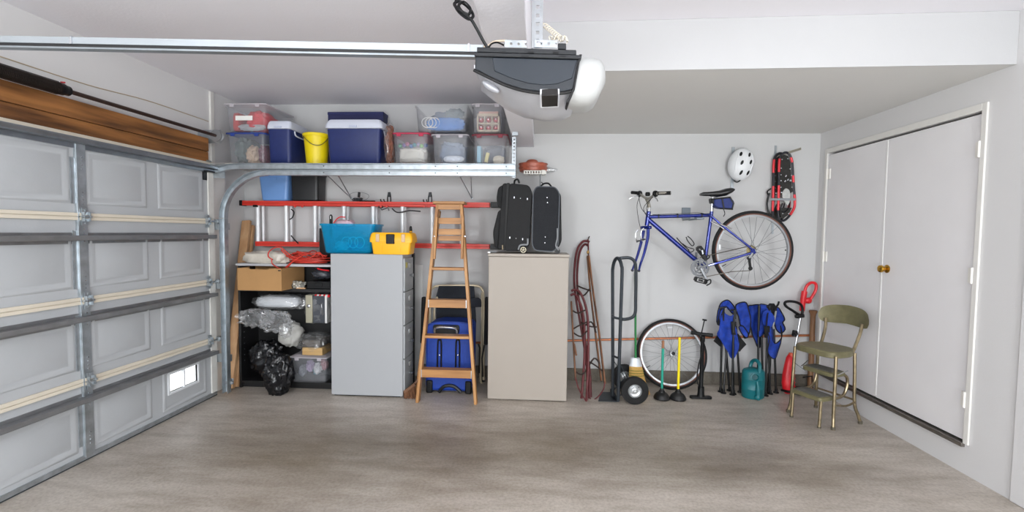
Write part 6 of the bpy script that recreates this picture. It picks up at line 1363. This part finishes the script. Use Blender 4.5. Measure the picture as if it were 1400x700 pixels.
# ================================================================== WATERING CAN
Y = 4.44; a, b = at(1014.5, 520, Y), at(1045, 520, Y); cx = (a.x + b.x) / 2; wr = (b.x - a.x) / 2; zt = at(1030, 505, Y).z
TL = pm('can_teal', '0f666d', .42, 0, .08, 12); t_ = thing('watering_can', (cx, Y, 0), 'teal plastic watering can in front of the folded blue camp chairs', 'watering can')
MB().loft([ell((cx, Y, .001), wr * .9, .075, 28), ell((cx, Y, .010), wr * .97, .082, 28), ell((cx, Y, zt * .33), wr, .085, 28), ell((cx, Y, zt * .345), wr * 1.012, .087, 28), ell((cx, Y, zt * .36), wr, .085, 28), ell((cx, Y, zt * .68), wr, .085, 28), ell((cx, Y, zt * .695), wr * 1.012, .087, 28), ell((cx, Y, zt * .71), wr, .085, 28), ell((cx, Y, zt * .93), wr * .98, .083, 28), ell((cx, Y, zt * 1.0), wr * .85, .07, 28), ell((cx, Y, zt * 1.05), wr * .45, .045, 28)]).build('body', TL, t_, smooth=40)
MB().tube(smooth_path([(cx - .01, Y + .05, zt * .98), (cx + .005, Y + .05, zt * 1.22), (cx + .02, Y + .0, zt * 1.33), (cx + .03, Y - .05, zt * 1.22), (cx + .02, Y - .07, zt * .95)], 5), .016, 10).build('handle', TL, t_)
cs = Vector((cx - .028, Y - .085, zt * .82))
MB().lathe([(.026, .0), (.036, .014), (.038, .026), (.03, .028), (.026, .022), (.022, .0)], cs + Vector((0, .0, 0)), (-.1, -1, .15), 18, True).build('filler_ring', TL, t_)
MB().lathe([(0, .0), (.025, .0), (.025, .012), (0, .012)], cs, (-.1, -1, .15), 16).build('filler_hole', pm('can_dark', '0c4a50', .5), t_)
MB().tube(smooth_path([(cx - .005, Y - .075, zt * .80), (cx + .0, Y - .098, zt * .5), (cx + .005, Y - .098, zt * .18), (cx + .0, Y - .09, zt * .08)], 4), [.014] * 5 + [.02] * 4 + [.028] * 4, 10).build('spout', TL, t_)
# ================================================================== STRING TRIMMER
t_ = thing('string_trimmer', (2.45, 4.6, 0), 'red and black electric string trimmer leaning in the corner by the step stool', 'trimmer')
D = lambda u, v, y: at(u, v, y)
def dep(v): return 4.60 + .12 * (535 - v) / 140
MB().tube([D(1080, 515, dep(515)), D(1095, 430, dep(430))], .0115, 10).build('shaft', CHROME, t_)
MB().lathe([(.02, -.03), (.024, -.025), (.024, .025), (.02, .03)], D(1086.5, 456, dep(456)), Vector((.18, .05, 1)), 14).build('collar', BLACK, t_); MB().obox(D(1088, 456, dep(456) - .02), (.03, .03, .025)).build('collar_knob', BLACK, t_, bev=.004)
rg = []
for u, v, wx_, wy_ in ((1081.5, 484, .022, .02), (1080, 489, .034, .03), (1079, 500, .046, .036), (1078, 512, .055, .042), (1077.5, 524, .058, .044), (1078, 533, .052, .04), (1079, 539, .036, .03)):
    rg.append(ell(D(u, v, dep(min(v, 530)) - .015), wx_, wy_, 20))
MB().loft(rg).build('motor_housing', REDP, t_, smooth=60)
MB().lathe([(.026, 0), (.024, .045), (0, .05)], D(1081.3, 489, dep(489) - .015), (.15, .05, 1), 14).build('neck_cap', pm('cap_orange', 'e05a35', .4), t_)
q = MB()
for k in range(5): q.box(D(1084, 505 + 5 * k, dep(505)).x - .035, D(1084, 505, dep(505)).x - .006, dep(505 + 5 * k) - .058, dep(505 + 5 * k) - .052, D(1084, 505 + 5 * k, dep(505)).z - .004, D(1084, 505 + 5 * k, dep(505)).z + .004)
q.build('vent_rib', REDP, t_, bev=.002)
g0 = [D(1067, 530, 4.58), D(1077, 536, 4.52), D(1095, 540, 4.50), D(1112, 536, 4.56), D(1108, 527, 4.66), D(1082, 525, 4.70)]
MB().prism([(p_.x, p_.y, .02) for p_ in g0], (0, 0, .018)).build('guard', BLACK, t_, bev=.005); MB().lathe([(0, .0), (.05, .0), (.055, .02), (.05, .045), (0, .05)], (D(1082, 532, 4.58).x, 4.60, .0), n=18).build('line_spool', BLACK, t_)
MB().tube([D(1098, 516, 4.62), D(1110, 514, 4.66), D(1111, 530, 4.62)], .007, 6).build('guide_wire', BLACK, t_)
MB().tube(smooth_path([D(1094, 431, dep(431)), D(1084, 425, dep(430) - .03), D(1075, 419, dep(420) - .05), D(1073, 414, dep(420) - .06), D(1078, 412, dep(415) - .05), D(1088, 413, dep(415) - .03), D(1096, 418, dep(418) - .01), D(1097, 428, dep(428))], 5, True), .0125, 9, True).build('auxiliary_handle', BLACK, t_)
MB().obox(D(1093, 432, dep(432)), (.08, .045, .035), Matrix.Rotation(-.15, 3, 'Y')).build('handle_clamp', BLACK, t_, bev=.008)
yt = dep(405)
MB().tube(smooth_path([D(1096.5, 425, yt), D(1098, 410, yt), D(1100, 398, yt)], 5), [.024] * 5 + [.026] * 6, 12).build('grip_base', REDP, t_)
MB().tube(smooth_path([D(1100, 400, yt), D(1103, 391, yt), D(1109, 386.5, yt), D(1115, 388, yt), D(1115.5, 395, yt), D(1112, 403, yt), D(1106, 411, yt), D(1101, 412, yt)], 5, True), .0135, 10, True).build('loop_grip', REDP, t_)
MB().blob(D(1105, 411, yt), (.035, .022, .03), 2, .05, 2, 14, 10).build('trigger_guard', REDP, t_)
# ================================================================== STEP STOOL
sx, sy = 2.36, 3.97; rz_ = math.atan2(-.908, .418)
t_ = thing('step_stool', (sx, sy, 0), 'olive green metal kitchen step stool with curved backrest by the white doors', 'stool', None, rz_)
RM = Matrix.Rotation(rz_, 4, 'Z'); Lc = lambda x, y, z: Vector((sx, sy, 0)) + RM @ Vector((x, y, z))   # local x along the front, -y to the front
OL = pm('stool_olive', '787355', .42, .25, .14, 20, .05, 90); OLT = pm('stool_leg', '93856a', .3, .8, .25, 26); TRD = pm('tread_grey', '67655e', .8, 0, .12, 50, .4, 160)
SZ = .60
def lring(pts, z): return [Lc(x, y, z) for x, y in pts]
def dshape(w_, d, n=10, y0=0):
    return [(p_.x, p_.y + y0) for p_ in rpoly([Vector(p_) for p_ in ((-w_ * .9, -d), (w_ * .9, -d), (w_, d * .2), (w_ * .62, d), (-w_ * .62, d), (-w_, d * .2))], .12, 5)]
MB().loft([lring(dshape(.185, .165), SZ - .05), lring(dshape(.19, .17), SZ - .046), lring(dshape(.192, .172), SZ - .008), lring(dshape(.184, .164), SZ), lring(dshape(.12, .11), SZ - .004)]).build('seat', OL, t_, smooth=40)
for s_ in (-1, 1):
    MB().tube(smooth_path([Lc(s_ * .172, -.128, SZ - .03), Lc(s_ * .176, -.132, .40), Lc(s_ * .18, -.14, .12), Lc(s_ * .185, -.145, .06), Lc(s_ * .192, -.155, .012)], 4), .0125, 10).build('leg', OLT, t_)
    MB().tube(smooth_path([Lc(s_ * .150, .125, SZ - .03), Lc(s_ * .155, .128, .40), Lc(s_ * .16, .135, .16), Lc(s_ * .175, .16, .07), Lc(s_ * .185, .175, .012)], 4), .0125, 10).build('leg', OLT, t_)
    MB().tube(smooth_path([Lc(s_ * .135, .11, SZ - .05), Lc(s_ * .135, .15, SZ + .02), Lc(s_ * .142, .19, SZ + .12), Lc(s_ * .15, .20, SZ + .20)], 4), .0125, 9).build('back_support', OLT, t_)
    for y_, z_ in ((-.155, .0), (.175, .0)): MB().lathe([(.016, 0), (.016, .02), (.0128, .024)], Lc(s_ * (.192 if y_ < 0 else .185), y_, 0), n=10).build('foot_cap', pm('stool_foot', '5a5446', .6), t_)
    MB().tube(smooth_path([Lc(s_ * .176, -.13, .185), Lc(s_ * .17, .02, .16), Lc(s_ * .165, .13, .175)], 4), .008, 8).build('side_brace', OLT, t_)
MB().tube([Lc(-.165, .135, .19), Lc(.165, .135, .19)], .008, 8).build('rear_brace', OLT, t_)
# backrest: curved sheet
outer, inner_ = [], []
def bk(u, v):  # u -1..1 across, v 0..1 up
    a = u * .72; w_ = .205; hh = .155 - .02 * u * u
    return Lc(w_ * sin(a) / sin(.72), .20 + .05 - .06 * (1 - cos(a)) / (1 - cos(.72)), SZ + .15 + v)
rings = []
N = 22
for i in range(N + 1):
    u = -1 + 2 * i / N; e = (max(0, 1 - abs(u) ** 3.2)) ** .5; mid = .078 - .012 * abs(u); hv = .012 + .075 * e; lo = mid - hv * (.9 - .25 * (1 - u * u)); hi = mid + hv + .012
    p0, p1 = bk(u, lo), bk(u, hi); nrm = (RM @ Vector((-.6 * u, 1, 0))).normalized() * .0045
    rings.append([p0 - nrm, p0.lerp(p1, .5) - nrm, p1 - nrm, p1 + nrm, p0.lerp(p1, .5) + nrm, p0 + nrm])
MB().loft(rings).build('backrest', OL, t_, smooth=50)
# pull-out steps
def step(name, z, y0, y1, hw, xo=0):
    q = MB(); rg = lambda d, zz: [Lc(p_.x + xo, p_.y, zz) for p_ in rpoly([Vector(p_) for p_ in ((-hw + d, y0 + d), (hw - d, y0 + d), (hw - d, y1 - d), (-hw + d, y1 - d))], .04, 4)]
    s_ = q.loft([rg(.004, z - .034), rg(0, z - .03), rg(0, z - .004), rg(.006, z)]).build(name, OL, t_, smooth=40)
    MB().loft([rg(.014, z + .0003), rg(.014, z + .003), rg(.018, z + .004)]).build('tread', TRD, s_, smooth=30)
step('upper_step', .425, -.12, .045, .134, .016); step('lower_step', .24, -.235, -.07, .130, .012)
for s_ in (-1, 1):
    MB().tube(smooth_path([Lc(s_ * .118 + .012, -.215, .215), Lc(s_ * .118 + .012, -.22, .09), Lc(s_ * .118 + .012, -.225, .008)], 4), .0115, 9).build('step_leg', OLT, t_)
    MB().tube(smooth_path([Lc(s_ * .13, .02, .405), Lc(s_ * .13, .075, .37), Lc(s_ * .13, .08, .30), Lc(s_ * .13, .03, .225), Lc(s_ * .13, -.12, .215)], 5), .0115, 9).build('step_frame', OLT, t_)
    MB().lathe([(.014, 0), (.014, .012)], Lc(s_ * .118 + .012, -.225, 0), n=9).build('foot_cap', pm('stool_foot', '5a5446', .6), t_)
    MB().tube([Lc(s_ * .165, .03, .44), Lc(s_ * .145, -.08, .405)], .004, 6).build('pivot_link', CHROME, t_)
MB().tube([Lc(-.17, -.13, .43), Lc(-.05, -.16, .40)], .003, 6).build('stay_rod', CHROME, t_)
